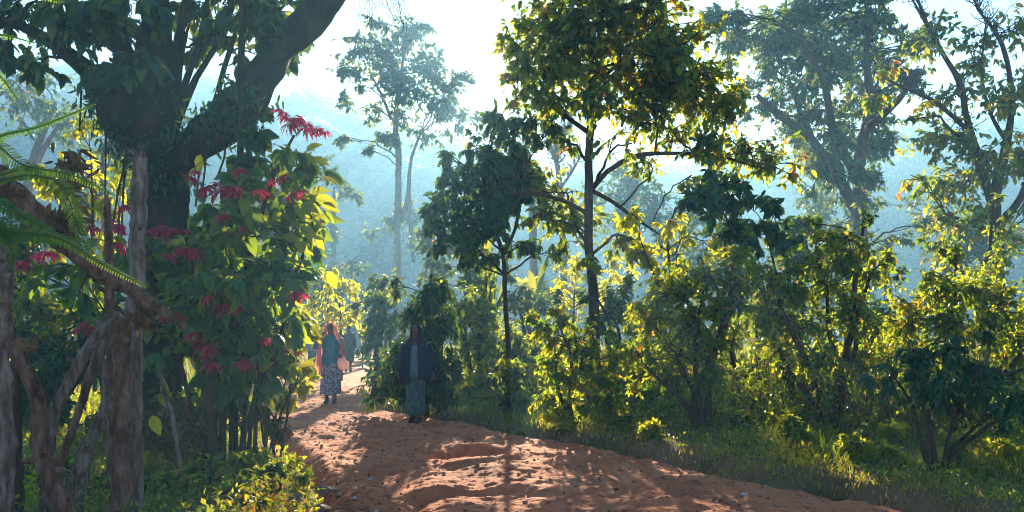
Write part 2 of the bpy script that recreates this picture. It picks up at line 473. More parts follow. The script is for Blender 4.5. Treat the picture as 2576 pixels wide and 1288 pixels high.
def grow(rng, blobs, skel, twigs, leaf, cover=1.6, droop=.4, per_twig=8, per_sub=6, tw_r=.006, spread=.30, aspect=.5, br_r=.03, wob=.08, attach_low=2.0, fill=0.0):
    """blobs: (centre, radii, cover factor). Returns branch polylines and leaf arrays."""
    br = []; LP = []; LD = []; LN = []; LV = []
    for c, rad, cf in blobs:
        d = np.linalg.norm(skel[:, :3] - c, axis=1)
        cost = d + attach_low * np.maximum(0, skel[:, 2] - (c[2] - .35 * d))
        k = int(np.argmin(cost)); a = skel[k, :3]; r0 = min(skel[k, 3] * .6, br_r * (0.5 + .35 * d[k]) + .006)
        mid = (a + c) / 2 + np.array([0, 0, .12 * d[k]]) + rng.normal(size=3) * wob * d[k]
        pl = spline([a, mid, c], 10)
        pl[1:-1] += rng.normal(size=(8, 3)) * .012 * d[k]
        br.append((pl, np.linspace(r0, max(tw_r * 1.6, r0 * .35), 10)))
        area = math.pi * rad[0] * rad[2]
        nl = cover * cf * area / (leaf * leaf * aspect * .72)
        ns = max(2, int(round(nl / (per_twig * per_sub))))
        dirs = unit(rng.normal(size=(ns, 3)))
        sc = c + dirs * rad * rng.uniform(.25, .9, (ns, 1)) ** (1 if not fill else .8)
        ti = rng.integers(4, 10, ns)
        st = pl[ti]
        ms = (st + sc) / 2 + rng.normal(size=(ns, 3)) * .08 * rad.mean() + np.array([0, 0, .1 * rad[2]])
        t = np.linspace(0, 1, 5)[None, :, None]
        S = st[:, None] * (1 - t) ** 2 + 2 * ms[:, None] * t * (1 - t) + sc[:, None] * t * t
        batch_tubes(twigs, S, np.linspace(tw_r * 2, tw_r * 1.2, 5)[None].repeat(ns, 0), 4, .5)
        ni = ns * per_sub
        own = np.repeat(np.arange(ns), per_sub)
        e = sc[own] + rng.normal(size=(ni, 3)) * rad * spread + np.array([0, 0, -droop * .12]) * rad[2]
        s0 = S[own, rng.integers(2, 5, ni)]
        mt = (s0 + e) / 2 + np.array([0, 0, .12]) * np.linalg.norm(e - s0, axis=1, keepdims=True)
        T = s0[:, None] * (1 - t) ** 2 + 2 * mt[:, None] * t * (1 - t) + e[:, None] * t * t
        batch_tubes(twigs, T, np.linspace(tw_r, tw_r * .45, 5)[None].repeat(ni, 0), 3, .5)
        nn = ni * per_twig
        tt = rng.uniform(.35, 1.05, nn); ow = np.repeat(np.arange(ni), per_twig)
        s_, m_, e_ = s0[ow], mt[ow], e[ow]
        tq = tt[:, None]
        pos = s_ * (1 - tq) ** 2 + 2 * m_ * tq * (1 - tq) + e_ * tq * tq
        td = unit(e_ - m_)
        ld = unit(td * .7 + rng.normal(size=(nn, 3)) * .65 + np.array([0, 0, -droop]))
        LP.append(pos); LD.append(ld)
        LN.append(unit(rng.normal(size=(nn, 3)) * .55 + np.array([0, -.15, .8])))
        tone = rng.normal(0, .13, ns)[own][ow]
        LV.append(np.clip(.42 + tone + rng.normal(0, .2, nn), 0, .97) + (rng.random(nn) < .012) * 1.0)
    if not LP: return br, None
    return br, (np.vstack(LP), np.vstack(LD), np.vstack(LN), np.clip(np.concatenate(LV), 0, 1))

LEAF_MESH = {}
def leaf_meshes(key, tm, mat):
    if key not in LEAF_MESH:
        out = []
        for v in (.15, .35, .55, .75, .95):
            b = MB(); b.add(tm[0], [tm[1], tm[2]] if len(tm[2]) else [tm[1]], v)
            me = b.mesh('leaf'); me.materials.append(mat); out.append(me)
        LEAF_MESH[key] = out
    return LEAF_MESH[key]

def leaf_part(parent, me, pos, d, n, size, name='leaf'):
    x, y, z = leaf_basis(d[None], n[None])
    o = bpy.data.objects.new(name, me)
    COL.objects.link(o)
    o.parent = parent
    w = np.eye(4); w[:3, 0] = x[0] * size; w[:3, 1] = y[0] * size; w[:3, 2] = z[0] * size; w[:3, 3] = pos - np.array(parent.location)
    o.matrix_local = Matrix(w.tolist())
    return o

def mkblobs(rng, spec, d, dj=.35, flat=.9):
    out = []
    if not spec: return out
    w = max((abs(s[0] - spec[0][0]) for s in spec), default=0) + spec[0][2]
    for s in spec:
        x, y, r = s[:3]; r = r * 1.12
        ry = s[3] * 1.12 if len(s) > 3 and s[3] else r * .85
        cf = s[4] if len(s) > 4 else 1.0
        dd = d + (s[5] if len(s) > 5 else rng.uniform(-1, 1) * dj * PX(w, d))
        out.append((P(x, y, dd), np.array([PX(r, dd), PX(r, dd) * flat, PX(ry, dd)]), cf))
    return out

def plant(name, label, cat, d, spec, stems, seed, leaf=.12, mat='leaf_shrub', tm=L_MID, bark='bark', cover=1.6, droop=.4, parts=('trunk', 'branch', 'crown'),
          group=None, dj=.3, leaf_parts=0, per_twig=8, per_sub=6, tw_r=.006, br_r=.03, aspect=.5, spread=.3, seg=10, rough=.12, wob=.08, limbs=None, min_z=None, attach_low=2.0, bare=None, size_var=.35):
    """stems: list of [(x, y, radius_px[, depth offset]), ...] in photograph units; the first stem is the trunk"""
    rng = np.random.default_rng(seed)
    W = []
    for s in stems:
        pts = []
        for k in s:
            dd = d + (k[3] if len(k) > 3 else 0)
            pts.append(np.concatenate([P(k[0], k[1], dd), [PX(k[2], dd)]]))
        W.append(np.array(pts))
    base = W[0][0][:3].copy()
    gz = float(ground_z(base[0], base[1]))
    for w in W:                                   # run stems that end near the ground into it
        if w[0][2] < gz + .35 or w is W[0]:
            w[0][2] = min(w[0][2], gz - .06)
    base[2] = gz
    root = thing(name, label, cat, base, group)
    sk = []
    for i, w in enumerate(W):
        L = np.linalg.norm(np.diff(w[:, :3], axis=0), axis=1).sum()
        r = resample(w, max(8, int(L / .18)))
        r[:, 3] = np.maximum(r[:, 3], .004)
        if rough: r[1:-1, :3] += rng.normal(size=(len(r) - 2, 3)) * .06 * r[1:-1, 3:4]
        sk.append(r)
        b = MB(); v, f = tube(r[:, :3], r[:, 3], seg, rough, rng); b.add(v, f)
        b.build(parts[0] if i == 0 else parts[1], M[bark], root, True)
    skel = np.vstack(sk)
    tw = MB()
    blobs = mkblobs(rng, spec, d, dj)
    if spec:
        br, lv = grow(rng, blobs, skel, tw, leaf, cover, droop, per_twig, per_sub, tw_r, spread, aspect, br_r, wob, attach_low)
        for pl, rr in br:
            b = MB(); v, f = tube(pl, rr, 6, 0, rng); b.add(v, f)
            b.build(parts[1], M[bark], root, True)
    if bare:                                      # leafless twigs
        for (x, y, r, n) in bare:
            c = P(x, y, d); rad = PX(r, d)
            dist = np.linalg.norm(skel[:, :3] - c, axis=1)
            near = np.argsort(dist + 3 * skel[:, 3])[:max(6, int((dist < rad * 1.2).sum()))]
            st = skel[rng.choice(near, n), :3]
            t = np.linspace(0, 1, 6)[None, :, None]
            for lev in range(3):
                dr = unit(rng.normal(size=(n, 3)) * .7 + unit(st - skel[0, :3]) * .5 + [0, 0, .5])
                e = st + dr * rad * rng.uniform(.3, .8, (n, 1)) * (1, .6, .4)[lev]
                m_ = (st + e) / 2 + rng.normal(size=(n, 3)) * rad * .08
                T = st[:, None] * (1 - t) ** 2 + 2 * m_[:, None] * t * (1 - t) + e[:, None] * t * t
                if lev < 2: batch_tubes(tw, T, np.linspace(tw_r * (2, 1.2)[lev], tw_r * (1.1, .6)[lev], 6)[None].repeat(n, 0), 3)
                st = T[np.arange(n), rng.integers(2, 6, n)]
            batch_tubes(tw, T, np.linspace(tw_r * .8, tw_r * .4, 6)[None].repeat(n, 0), 3)
    if tw.n: tw.build('twigs', M[bark], root, kind='stuff')
    if spec:
        pos, ld, ln, lvv = lv
        if min_z is None: min_z = gz + .02
        keep = pos[:, 2] > min_z
        pos, ld, ln, lvv = pos[keep], ld[keep], ln[keep], lvv[keep]
        size = leaf * np.clip(1 + size_var * rng.normal(size=len(pos)), .45, 1.6)
        if leaf_parts:
            key = pos[:, 1] - .6 * np.abs(pos[:, 0] - pos[:, 0].mean()) + rng.normal(size=len(pos)) * .4 - size * 4
            sel = np.argsort(key)[:leaf_parts]
            ms = leaf_meshes(mat + str(id(tm)), tm, M[mat])
            for i in sel:
                leaf_part(root, ms[min(4, int(lvv[i] * 5))], pos[i], ld[i], ln[i], size[i])
            rest = np.ones(len(pos), bool); rest[sel] = False
            pos, ld, ln, lvv, size = pos[rest], ld[rest], ln[rest], lvv[rest], size[rest]
        b = MB(); add_leaves(b, tm, pos, ld, ln, size, lvv)
        if b.n: b.build(parts[2], M[mat], root, kind='stuff')
    return root

# ------------------------------------------------------------------ trees
def gy_of(d): return 830 + EYE * FQ / d

# hazy trees in the middle distance
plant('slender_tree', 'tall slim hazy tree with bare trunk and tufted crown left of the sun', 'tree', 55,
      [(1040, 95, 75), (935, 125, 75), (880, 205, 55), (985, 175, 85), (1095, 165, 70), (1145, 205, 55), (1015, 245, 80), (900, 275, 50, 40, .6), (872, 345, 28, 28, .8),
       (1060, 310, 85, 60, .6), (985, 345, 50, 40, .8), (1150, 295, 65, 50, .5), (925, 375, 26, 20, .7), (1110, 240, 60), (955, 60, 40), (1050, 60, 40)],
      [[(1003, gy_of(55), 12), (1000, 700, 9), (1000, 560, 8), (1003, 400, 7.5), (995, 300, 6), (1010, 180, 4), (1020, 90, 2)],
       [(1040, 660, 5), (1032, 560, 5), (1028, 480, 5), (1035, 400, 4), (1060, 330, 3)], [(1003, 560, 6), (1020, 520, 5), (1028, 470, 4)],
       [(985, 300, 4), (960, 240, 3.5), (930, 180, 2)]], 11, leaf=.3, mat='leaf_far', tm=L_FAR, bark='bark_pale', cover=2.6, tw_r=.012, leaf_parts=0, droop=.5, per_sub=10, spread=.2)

plant('shade_tree', 'large hazy spreading tree with arching limbs at the upper right', 'tree', 34,
      [(1860, 55, 95), (1965, 40, 100), (2090, 50, 110), (2215, 60, 100), (1845, 115, 65), (1960, 135, 105), (2080, 165, 115), (2200, 150, 110), (2275, 205, 65), (1930, 215, 80),
       (2050, 275, 110), (2180, 285, 110), (2225, 370, 60), (2110, 375, 95), (2060, 440, 70), (2170, 500, 80, 60, .6), (1985, 330, 60, 50, .7), (2110, 560, 50, 40, .4), (2260, 600, 60, 50, .7), (2320, 565, 45, 40, .7), (2010, 10, 80), (2150, -20, 90),
       (2030, 380, 80, 60, .7), (2130, 470, 70, 50, .5), (2200, 430, 60), (1790, 60, 50, 35, .8), (1880, 280, 60, 40, .6), (2300, 120, 60)],
      [[(2168, gy_of(34), 22), (2166, 760, 18), (2165, 600, 17), (2160, 480, 17), (2165, 380, 14), (2190, 270, 11), (2180, 150, 8), (2190, 20, 5)],
       [(2160, 540, 15, 0), (2110, 450, 13, -2), (2040, 350, 11, -3), (1960, 290, 9, -3.5), (1905, 240, 6, -4)], [(2165, 470, 13, 0), (2100, 330, 10, -2.5), (2070, 200, 8, -3.5), (2010, 90, 5, -4)],
       [(2185, 320, 11, -1), (2260, 250, 8, -3), (2310, 180, 5, -4)], [(2070, 390, 7), (2020, 300, 6), (1985, 200, 4)]], 12, leaf=.22, mat='leaf_far', tm=L_FAR, bark='bark', cover=2.9, tw_r=.012, droop=.4, per_sub=12, spread=.19)

plant('broadleaf_tree', 'dark straight trunked broadleaf tree in front of the sun', 'tree', 16,
      [(1400, 55, 115), (1525, 30, 130), (1645, 75, 110), (1320, 70, 60), (1310, 130, 70), (1300, 195, 66), (1430, 170, 110), (1560, 165, 120), (1690, 120, 95, 80, 1.2), (1740, 75, 40, 45, .8),
       (1740, 215, 120, 85, 1.4), (1835, 245, 60, 55, 1.3), (1690, 195, 90, 80, 1.3), (1790, 265, 70, 50, 1.2), (1630, 265, 90), (1390, 250, 65), (1300, 245, 45), (1490, 240, 80), (1560, 290, 60, 50, .6), (1700, 330, 85, 50, .7), (1590, 360, 60, 40, .45), (1640, 415, 70, 40, .6),
       (1790, 380, 80), (1870, 385, 85, 65), (1945, 425, 70, 50), (1840, 450, 50, 30, .7), (1740, 440, 40, 35, .6), (1420, 380, 50, 40, .5), (1400, 485, 70, 60), (1440, 570, 85, 60), (1350, 540, 45, 40, .8), (1560, 590, 55, 50, .8),
       (1500, 660, 40, 30, .5), (1450, 100, 100), (1600, -10, 100), (1480, -40, 100), (1660, 190, 90), (1370, 180, 70)],
      [[(1497, gy_of(16), 17), (1495, 850, 13), (1490, 720, 12), (1481, 600, 11), (1481, 420, 10), (1485, 300, 9.5), (1487, 180, 7), (1495, 60, 4), (1500, -40, 2)],
       [(1488, 475, 8), (1530, 430, 6.5), (1600, 392, 6), (1700, 386, 5), (1800, 390, 4), (1900, 420, 2)], [(1484, 335, 7), (1420, 290, 5), (1350, 240, 4), (1300, 190, 2)],
       [(1482, 540, 6), (1420, 505, 5), (1350, 488, 4), (1280, 490, 2.5)], [(1487, 310, 7), (1550, 260, 5.5), (1640, 220, 4), (1740, 200, 2)],
       [(1490, 480, 6), (1545, 510, 5), (1600, 550, 4), (1660, 590, 2)], [(1486, 250, 5), (1540, 190, 4), (1600, 110, 3), (1620, 50, 2)], [(1486, 270, 5), (1440, 210, 4), (1400, 120, 3)]],
      13, leaf=.125, mat='leaf_tree', tm=L_MID, cover=2.3, leaf_parts=300, droop=.55, aspect=.45, tw_r=.007)

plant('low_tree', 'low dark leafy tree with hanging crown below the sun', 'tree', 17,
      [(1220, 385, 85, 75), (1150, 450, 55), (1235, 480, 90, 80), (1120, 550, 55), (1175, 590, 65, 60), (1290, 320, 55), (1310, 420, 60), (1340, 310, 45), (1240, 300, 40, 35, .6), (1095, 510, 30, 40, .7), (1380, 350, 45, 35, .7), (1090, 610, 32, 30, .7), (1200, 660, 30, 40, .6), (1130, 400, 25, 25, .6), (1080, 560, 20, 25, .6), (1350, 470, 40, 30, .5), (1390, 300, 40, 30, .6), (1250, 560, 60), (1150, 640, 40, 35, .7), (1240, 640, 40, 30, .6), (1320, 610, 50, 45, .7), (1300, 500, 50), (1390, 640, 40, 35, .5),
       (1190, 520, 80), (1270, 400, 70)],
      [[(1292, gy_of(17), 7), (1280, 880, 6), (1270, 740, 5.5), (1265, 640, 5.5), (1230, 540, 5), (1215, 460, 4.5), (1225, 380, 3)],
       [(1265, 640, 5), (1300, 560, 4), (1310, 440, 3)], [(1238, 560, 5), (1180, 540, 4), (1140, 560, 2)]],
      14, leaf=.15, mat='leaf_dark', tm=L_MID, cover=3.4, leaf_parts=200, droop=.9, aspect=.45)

plant('crooked_tree', 'crooked tree with open sparse crown at the right edge', 'tree', 20,
      [(2340, 85, 60, 60, .7), (2440, 130, 65, 55, .7), (2555, 80, 65, 60, .7), (2400, 230, 65, 55, .8), (2520, 250, 75, 60, .8), (2380, 340, 75, 60, .9), (2470, 385, 75, 65, .9), (2570, 400, 60, 55, .9), (2420, 465, 75, 60, .9),
       (2370, 555, 60, 50, .8), (2460, 545, 60, 50, .8), (2335, 480, 45, 40, .7), (2290, 440, 35, 35, .7), (2240, 170, 50, 40, .6), (2200, 240, 50, 45, .7), (2310, 300, 40, 35, .6), (2600, 200, 60, 60, .7), (2600, 540, 50, 50, .6), (2390, 650, 50, 40, .6), (2330, 620, 45, 40, .7)],
      [[(2520, gy_of(20), 22), (2512, 800, 18), (2510, 700, 16), (2505, 580, 16), (2500, 500, 15), (2530, 370, 10), (2545, 240, 8), (2520, 110, 5), (2460, 20, 3), (2430, -60, 2)],
       [(2500, 520, 13), (2465, 420, 10), (2435, 310, 8.5), (2410, 200, 7), (2350, 100, 5), (2300, -20, 3)], [(2440, 330, 6), (2350, 255, 5), (2260, 215, 4), (2200, 180, 2)],
       [(2508, 620, 10), (2465, 680, 8), (2425, 712, 6)], [(2515, 560, 10), (2565, 500, 8), (2600, 400, 6), (2620, 250, 4)], [(2410, 200, 4), (2330, 60, 4), (2290, -10, 2)], [(2535, 360, 6), (2490, 280, 4), (2470, 180, 3), (2480, 60, 2)],
       [(2510, 590, 7), (2440, 560, 5), (2380, 540, 3)]],
      15, leaf=.135, mat='leaf_tree', tm=L_MID, bark='bark', cover=2.2, droop=.6, aspect=.4, leaf_parts=150, bare=[(2430, 30, 80, 40), (2520, 10, 70, 40), (2330, 40, 60, 24), (2380, 300, 80, 24)])

plant('bare_tree', 'pale leafless tree fading into haze behind the sunlit trees', 'dead tree', 48, [],
      [[(1345, gy_of(48), 12), (1340, 600, 10), (1337, 480, 9), (1330, 410, 7), (1322, 350, 3)], [(1420, gy_of(48), 9), (1415, 560, 8), (1405, 440, 7), (1400, 380, 5), (1425, 330, 3), (1440, 290, 1.5)],
       [(1405, 430, 4), (1385, 370, 3), (1375, 330, 1.5)], [(1412, 470, 4), (1440, 430, 3), (1462, 390, 1.5)]],
      16, bark='bark_pale', bare=[(1420, 350, 60, 60), (1375, 350, 50, 40), (1450, 400, 50, 50), (1340, 360, 40, 30)], tw_r=.02, rough=.08)

# far trees on the left and along the haze
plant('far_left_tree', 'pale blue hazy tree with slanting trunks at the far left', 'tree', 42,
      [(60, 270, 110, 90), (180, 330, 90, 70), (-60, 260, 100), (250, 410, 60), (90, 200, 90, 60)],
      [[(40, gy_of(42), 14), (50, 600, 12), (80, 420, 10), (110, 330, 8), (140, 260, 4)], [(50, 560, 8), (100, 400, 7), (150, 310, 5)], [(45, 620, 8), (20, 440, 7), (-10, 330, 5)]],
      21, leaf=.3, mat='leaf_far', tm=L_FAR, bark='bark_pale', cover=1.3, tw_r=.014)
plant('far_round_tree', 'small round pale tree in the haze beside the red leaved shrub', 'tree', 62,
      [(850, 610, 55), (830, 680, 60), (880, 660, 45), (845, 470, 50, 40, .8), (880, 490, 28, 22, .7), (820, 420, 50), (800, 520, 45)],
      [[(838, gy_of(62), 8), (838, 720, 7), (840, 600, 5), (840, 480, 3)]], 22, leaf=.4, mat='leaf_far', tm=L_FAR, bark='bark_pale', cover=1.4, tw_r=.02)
for k, (x, y, r, d, nm, lab) in enumerate([
        (1580, 500, 90, 60, 'far_hazy_tree', 'pale tree fading into white haze right of the straight trunk'),
        (1700, 560, 80, 52, 'far_hazy_tree', 'pale bushy tree in haze behind the sunlit yellow leaves'),
        (1090, 640, 70, 36, 'hazy_bush_tree', 'hazy grey green leafy tree behind the slim bare trunk'),
        (1000, 560, 50, 70, 'far_hazy_tree', 'faint blue tree in thick haze beyond the slim bare trunk'),
        (1820, 640, 90, 46, 'far_hazy_tree', 'blue hazy tree low beneath the large spreading tree'),
        (2080, 640, 120, 48, 'far_hazy_tree', 'broad teal hazy tree behind the round topped coffee bush'),
        (2420, 620, 110, 44, 'far_hazy_tree', 'grey hazy tree behind the crooked tree'),
        (640, 600, 130, 36, 'hazy_bush_tree', 'pale green tree glimpsed through the red flowering shrub'),
        (260, 400, 110, 30, 'hazy_bush_tree', 'teal green tree behind the mossy pollarded trunk')]):
    rs = np.random.default_rng(200 + k)
    sp = [(x + rs.normal() * r * .55, y + rs.normal() * r * .5, r * rs.uniform(.45, .7)) for _ in range(9)]
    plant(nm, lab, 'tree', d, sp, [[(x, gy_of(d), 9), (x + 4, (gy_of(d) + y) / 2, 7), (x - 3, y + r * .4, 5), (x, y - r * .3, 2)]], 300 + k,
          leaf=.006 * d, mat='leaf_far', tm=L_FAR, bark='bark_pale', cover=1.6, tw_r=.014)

# yellow backlit shrubs
for k, (d, lab, sp, st) in enumerate([
    (27, 'yellow sunlit bushy sapling on the far side of the path behind the walkers',
     [(800, 760, 55), (850, 740, 50), (780, 800, 45), (860, 790, 45), (830, 700, 40, 40, .7), (890, 780, 30), (750, 810, 35), (880, 720, 35, 30, .6), (820, 820, 60, 40)], [[(820, gy_of(27), 4), (822, 850, 3), (825, 760, 2)], [(860, gy_of(27), 3), (858, 850, 3), (855, 760, 2)]]),
    (17, 'yellow green backlit bush behind the weathered grey post',
     [(180, 430, 50, 60), (250, 500, 55, 60), (300, 560, 50, 50), (230, 330, 40, 35, .7), (180, 530, 50), (310, 470, 30, 50), (110, 480, 45, 40, .7), (280, 620, 60, 50), (150, 620, 60, 40)], [[(240, gy_of(17), 6), (238, 800, 5), (235, 600, 4), (230, 420, 2)], [(300, gy_of(17), 5), (298, 700, 4), (300, 520, 2)]]),
    (34, 'pale yellow sunlit young tree behind the straight tree trunk',
     [(1400, 730, 70, 50), (1450, 690, 60, 50), (1340, 720, 40), (1540, 720, 45, 45), (1430, 780, 50, 40), (1530, 660, 40, 40, .7), (1590, 700, 40, 40, .7)], [[(1440, gy_of(34), 5), (1440, 860, 4), (1445, 740, 2)]]),
    (15, 'yellow leaved thin sapling with open branches left of the coffee bushes',
     [(1660, 620, 60, 60, .8), (1720, 640, 55, 60, .8), (1640, 700, 50, 50, .8), (1700, 560, 50, 45, .6), (1610, 560, 45, 40, .6), (1720, 700, 50, 45, .8), (1790, 590, 40, 40, .7), (1600, 640, 40, 40, .6)],
     [[(1680, gy_of(15), 6), (1685, 900, 5), (1690, 740, 4), (1680, 600, 3), (1700, 520, 1.5)], [(1688, 780, 3), (1640, 680, 2.5), (1610, 600, 1.5)]]),
    (30, 'pale sunlit shrub with rusty top beside the far path', [(975, 720, 35, 30), (950, 745, 35, 30), (1000, 740, 30, 30)], [[(970, gy_of(30), 4), (970, 850, 3), (972, 740, 2)]]),
  ]):
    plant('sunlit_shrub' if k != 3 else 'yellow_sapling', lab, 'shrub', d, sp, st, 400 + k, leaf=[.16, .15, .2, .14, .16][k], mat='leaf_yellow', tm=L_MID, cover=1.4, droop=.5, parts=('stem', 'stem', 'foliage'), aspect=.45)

# ------------------------------------------------------------------ right hand thicket
def herb_y(x, r, d):
    X = (x - 1288) / FQ * d
    return 830 + (EYE - float(ground_z(X, d))) * FQ / d - .42 * r

def bush(label, d, sp, nst, seed, leaf=.11, name='coffee_shrub', mat='leaf_shrub', cover=1.9, tm=L_MID, lean=0, stem_r=7, droop=.5, base_x=None, aspect=.42, leaf_parts=0, cat='shrub'):
    rs = np.random.default_rng(seed)
    sp = list(sp); n0 = len(sp); top = min(s[1] for s in sp); bot = max(s[1] for s in sp)
    for _ in range(0 if cat in ('herb', 'weed') else 9):
        q = sp[rs.integers(n0)]
        if q[1] > top + .55 * (bot - top): continue
        a = rs.uniform(-.2, np.pi + .2); k = rs.uniform(1.0, 1.6)
        sp.append((q[0] + math.cos(a) * q[2] * k, q[1] - math.sin(a) * q[2] * k, q[2] * .32, q[2] * .42, .6))
    xs = np.array([s[0] for s in sp]); ys_ = np.array([s[1] for s in sp])
    bx = base_x if base_x is not None else np.average(xs) + lean
    g = gy_of(d)
    st = []
    pick = rs.permutation(len(sp))[:nst]
    for j, i in enumerate(pick):
        ex, ey = sp[i][0], sp[i][1]
        b = bx + (rs.uniform(-1, 1) * 26 if j else 0)
        st.append([(b, g, stem_r), (b + (ex - b) * .22 + rs.normal() * 8, g + (ey - g) * .4, stem_r * .8, rs.uniform(-.2, .2)), (b + (ex - b) * .62 + rs.normal() * 8, g + (ey - g) * .75, stem_r * .6, rs.uniform(-.3, .3)), (ex, ey, stem_r * .3, rs.uniform(-.3, .3))])
    return plant(name, label, cat, d, sp, st, seed, leaf=leaf, mat=mat, tm=tm, cover=cover * (1.7 if cat in ('herb', 'weed') or mat == 'leaf_dark' else 1.25), droop=droop, parts=('stem', 'stem', 'foliage'), aspect=aspect, tw_r=.004, br_r=.014, leaf_parts=leaf_parts)

bush('tall glossy leaved shrub right behind the woman in the dark shawl', 15.8,
     [(1080, 740, 50, 55), (1040, 790, 40, 40), (1110, 720, 45), (1100, 800, 55, 55), (1060, 860, 60, 60), (1020, 900, 55, 60), (1110, 900, 60, 60), (980, 950, 55, 50), (1050, 960, 70, 60), (1105, 980, 45, 45), (950, 985, 40, 35), (1070, 1010, 60, 30)], 5, 501, leaf=.13, mat='leaf_dark', tm=L_LANCE, aspect=.26, droop=.9, cover=2.0)
bush('hazy rounded shrub at the bend of the path', 24, [(960, 760, 45, 40), (940, 800, 35, 40), (980, 820, 40, 40), (950, 860, 40, 50), (990, 880, 45, 45), (960, 930, 40, 35), (930, 940, 30, 25)], 3, 502, leaf=.15, mat='leaf_far')
bush('pale twiggy shrub between the dark shawl and the low tree', 20.5, [(1200, 760, 50, 40), (1240, 790, 45, 40), (1180, 820, 50, 50), (1220, 860, 55, 50), (1170, 900, 40, 50), (1230, 930, 50, 50), (1190, 990, 45, 40), (1140, 770, 35, 30)], 4, 503, leaf=.095)
bush('bushy shrub with reddish tips left of the straight trunk', 18.3, [(1290, 840, 45, 40), (1310, 885, 40, 45), (1260, 890, 50, 50), (1290, 940, 55, 50), (1250, 970, 55, 50), (1340, 990, 35, 30), (1300, 1010, 60, 35), (1230, 1010, 40, 30)], 4, 504, leaf=.095)
bush('low airy shrub hiding the foot of the low dark tree', 15.4, [(1270, 930, 45, 40, .7), (1225, 960, 45, 40, .7), (1310, 965, 40, 40, .7), (1260, 990, 50, 35, .8), (1200, 1000, 35, 25, .7), (1330, 1005, 35, 25, .7)], 5, 511, leaf=.09)
bush('leafy shrub in front of the base of the straight trunk', 13.4, [(1420, 850, 50, 40), (1460, 880, 50, 50), (1400, 920, 55, 50), (1450, 960, 60, 50), (1500, 940, 50, 50), (1400, 1000, 55, 40), (1480, 1010, 55, 40), (1530, 900, 40, 45), (1370, 830, 40, 30), (1430, 1030, 50, 25), (1540, 990, 50, 50)], 4, 505, leaf=.095)
bush('spreading coffee bush with smooth stems right of the straight trunk', 12.5,
     [(1690, 740, 70, 60), (1770, 690, 70, 60), (1640, 800, 65, 60), (1730, 820, 80, 60), (1820, 770, 70, 60), (1600, 880, 50, 50), (1700, 890, 75, 50), (1800, 870, 70, 60), (1860, 720, 60, 60), (1640, 940, 60, 45), (1780, 950, 60, 45), (1850, 650, 50, 45), (1700, 960, 60, 40)], 6, 506, leaf=.07, base_x=1760, stem_r=9)
bush('round topped coffee bush with leaning stem beneath the large hazy tree', 11.5,
     [(2080, 590, 70, 45), (2140, 640, 80, 60), (2040, 650, 60, 50), (2190, 690, 50, 55), (2080, 720, 90, 60), (2000, 730, 60, 55), (1950, 790, 60, 50), (2050, 820, 80, 60), (2150, 790, 70, 70), (1960, 880, 60, 55), (2070, 910, 70, 60), (2160, 900, 60, 60), (1930, 700, 50, 50)], 6, 507, leaf=.07, base_x=2090, stem_r=10)
bush('broad bright coffee bush at the right edge', 11, [(2350, 740, 70, 50), (2440, 730, 60, 50), (2520, 760, 70, 60), (2290, 800, 70, 60), (2390, 810, 80, 60), (2480, 840, 80, 60), (2560, 850, 60, 70), (2270, 880, 60, 60), (2560, 940, 60, 60), (2600, 780, 60, 60), (2340, 680, 50, 40, .6), (2610, 900, 60, 60)], 6, 508, leaf=.07, mat='leaf_shrub', base_x=2420)
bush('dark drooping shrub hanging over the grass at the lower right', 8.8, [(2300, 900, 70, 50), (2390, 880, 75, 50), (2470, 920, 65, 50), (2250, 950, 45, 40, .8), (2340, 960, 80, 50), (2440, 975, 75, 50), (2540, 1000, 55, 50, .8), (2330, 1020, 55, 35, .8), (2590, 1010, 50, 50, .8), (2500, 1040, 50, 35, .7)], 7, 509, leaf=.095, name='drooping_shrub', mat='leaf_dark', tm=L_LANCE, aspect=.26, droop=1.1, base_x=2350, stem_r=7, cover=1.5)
bush('thin leaning dark stemmed shrub reaching above the coffee bushes', 13, [(1800, 470, 55, 45), (1870, 510, 60, 50), (1840, 560, 55, 50), (1920, 560, 55, 45), (1970, 600, 45, 40), (1780, 530, 45, 40, .7), (1900, 620, 45, 40, .7), (1740, 500, 35, 30, .6)], 4, 510, name='leaning_shrub', mat='leaf_dark', leaf=.14, tm=L_MID, base_x=2010, stem_r=6)
# filling shrubs further back
for k, (x, y, r, d, lab) in enumerate([
    (1560, 800, 75, 19, 'hazy shrub just right of the straight trunk in the second row'),
    (1640, 850, 80, 17, 'grey green shrub behind the spreading coffee bush'),
    (1900, 800, 100, 17, 'shadowed shrub between the spreading bush and the round topped bush'),
    (2230, 800, 90, 16, 'shrub in shade between the round topped bush and the right edge bush'),
    (1860, 930, 90, 15, 'dark shrub low behind the stems of the spreading coffee bush'),
    (2140, 960, 90, 14, 'dark shrub low behind the stems of the round topped bush'),
    (1340, 800, 70, 24, 'hazy shrub beyond the reddish tipped shrub'),
    (1180, 700, 60, 26, 'hazy tall shrub above the pale twiggy shrub'),
    (2480, 690, 90, 17, 'sunlit shrub below the fork of the crooked tree'),
    (1990, 640, 70, 20, 'hazy shrub behind the leaning thin stems'),
    (1250, 960, 60, 18, 'dim shrub low behind the pale twiggy shrub'),
    (1610, 960, 70, 15, 'dim shrub low between the straight trunk and spreading bush')]):
    rs = np.random.default_rng(600 + k)
    sp = [(x + rs.normal() * r * .55, y + rs.normal() * r * .55, r * rs.uniform(.45, .65)) for _ in range(9)]
    bush(lab, d, sp, 4, 620 + k, leaf=.09 if d < 18 else .12, name='thicket_shrub', mat='leaf_shrub' if d < 18 else 'leaf_far', base_x=x, cover=1.05)

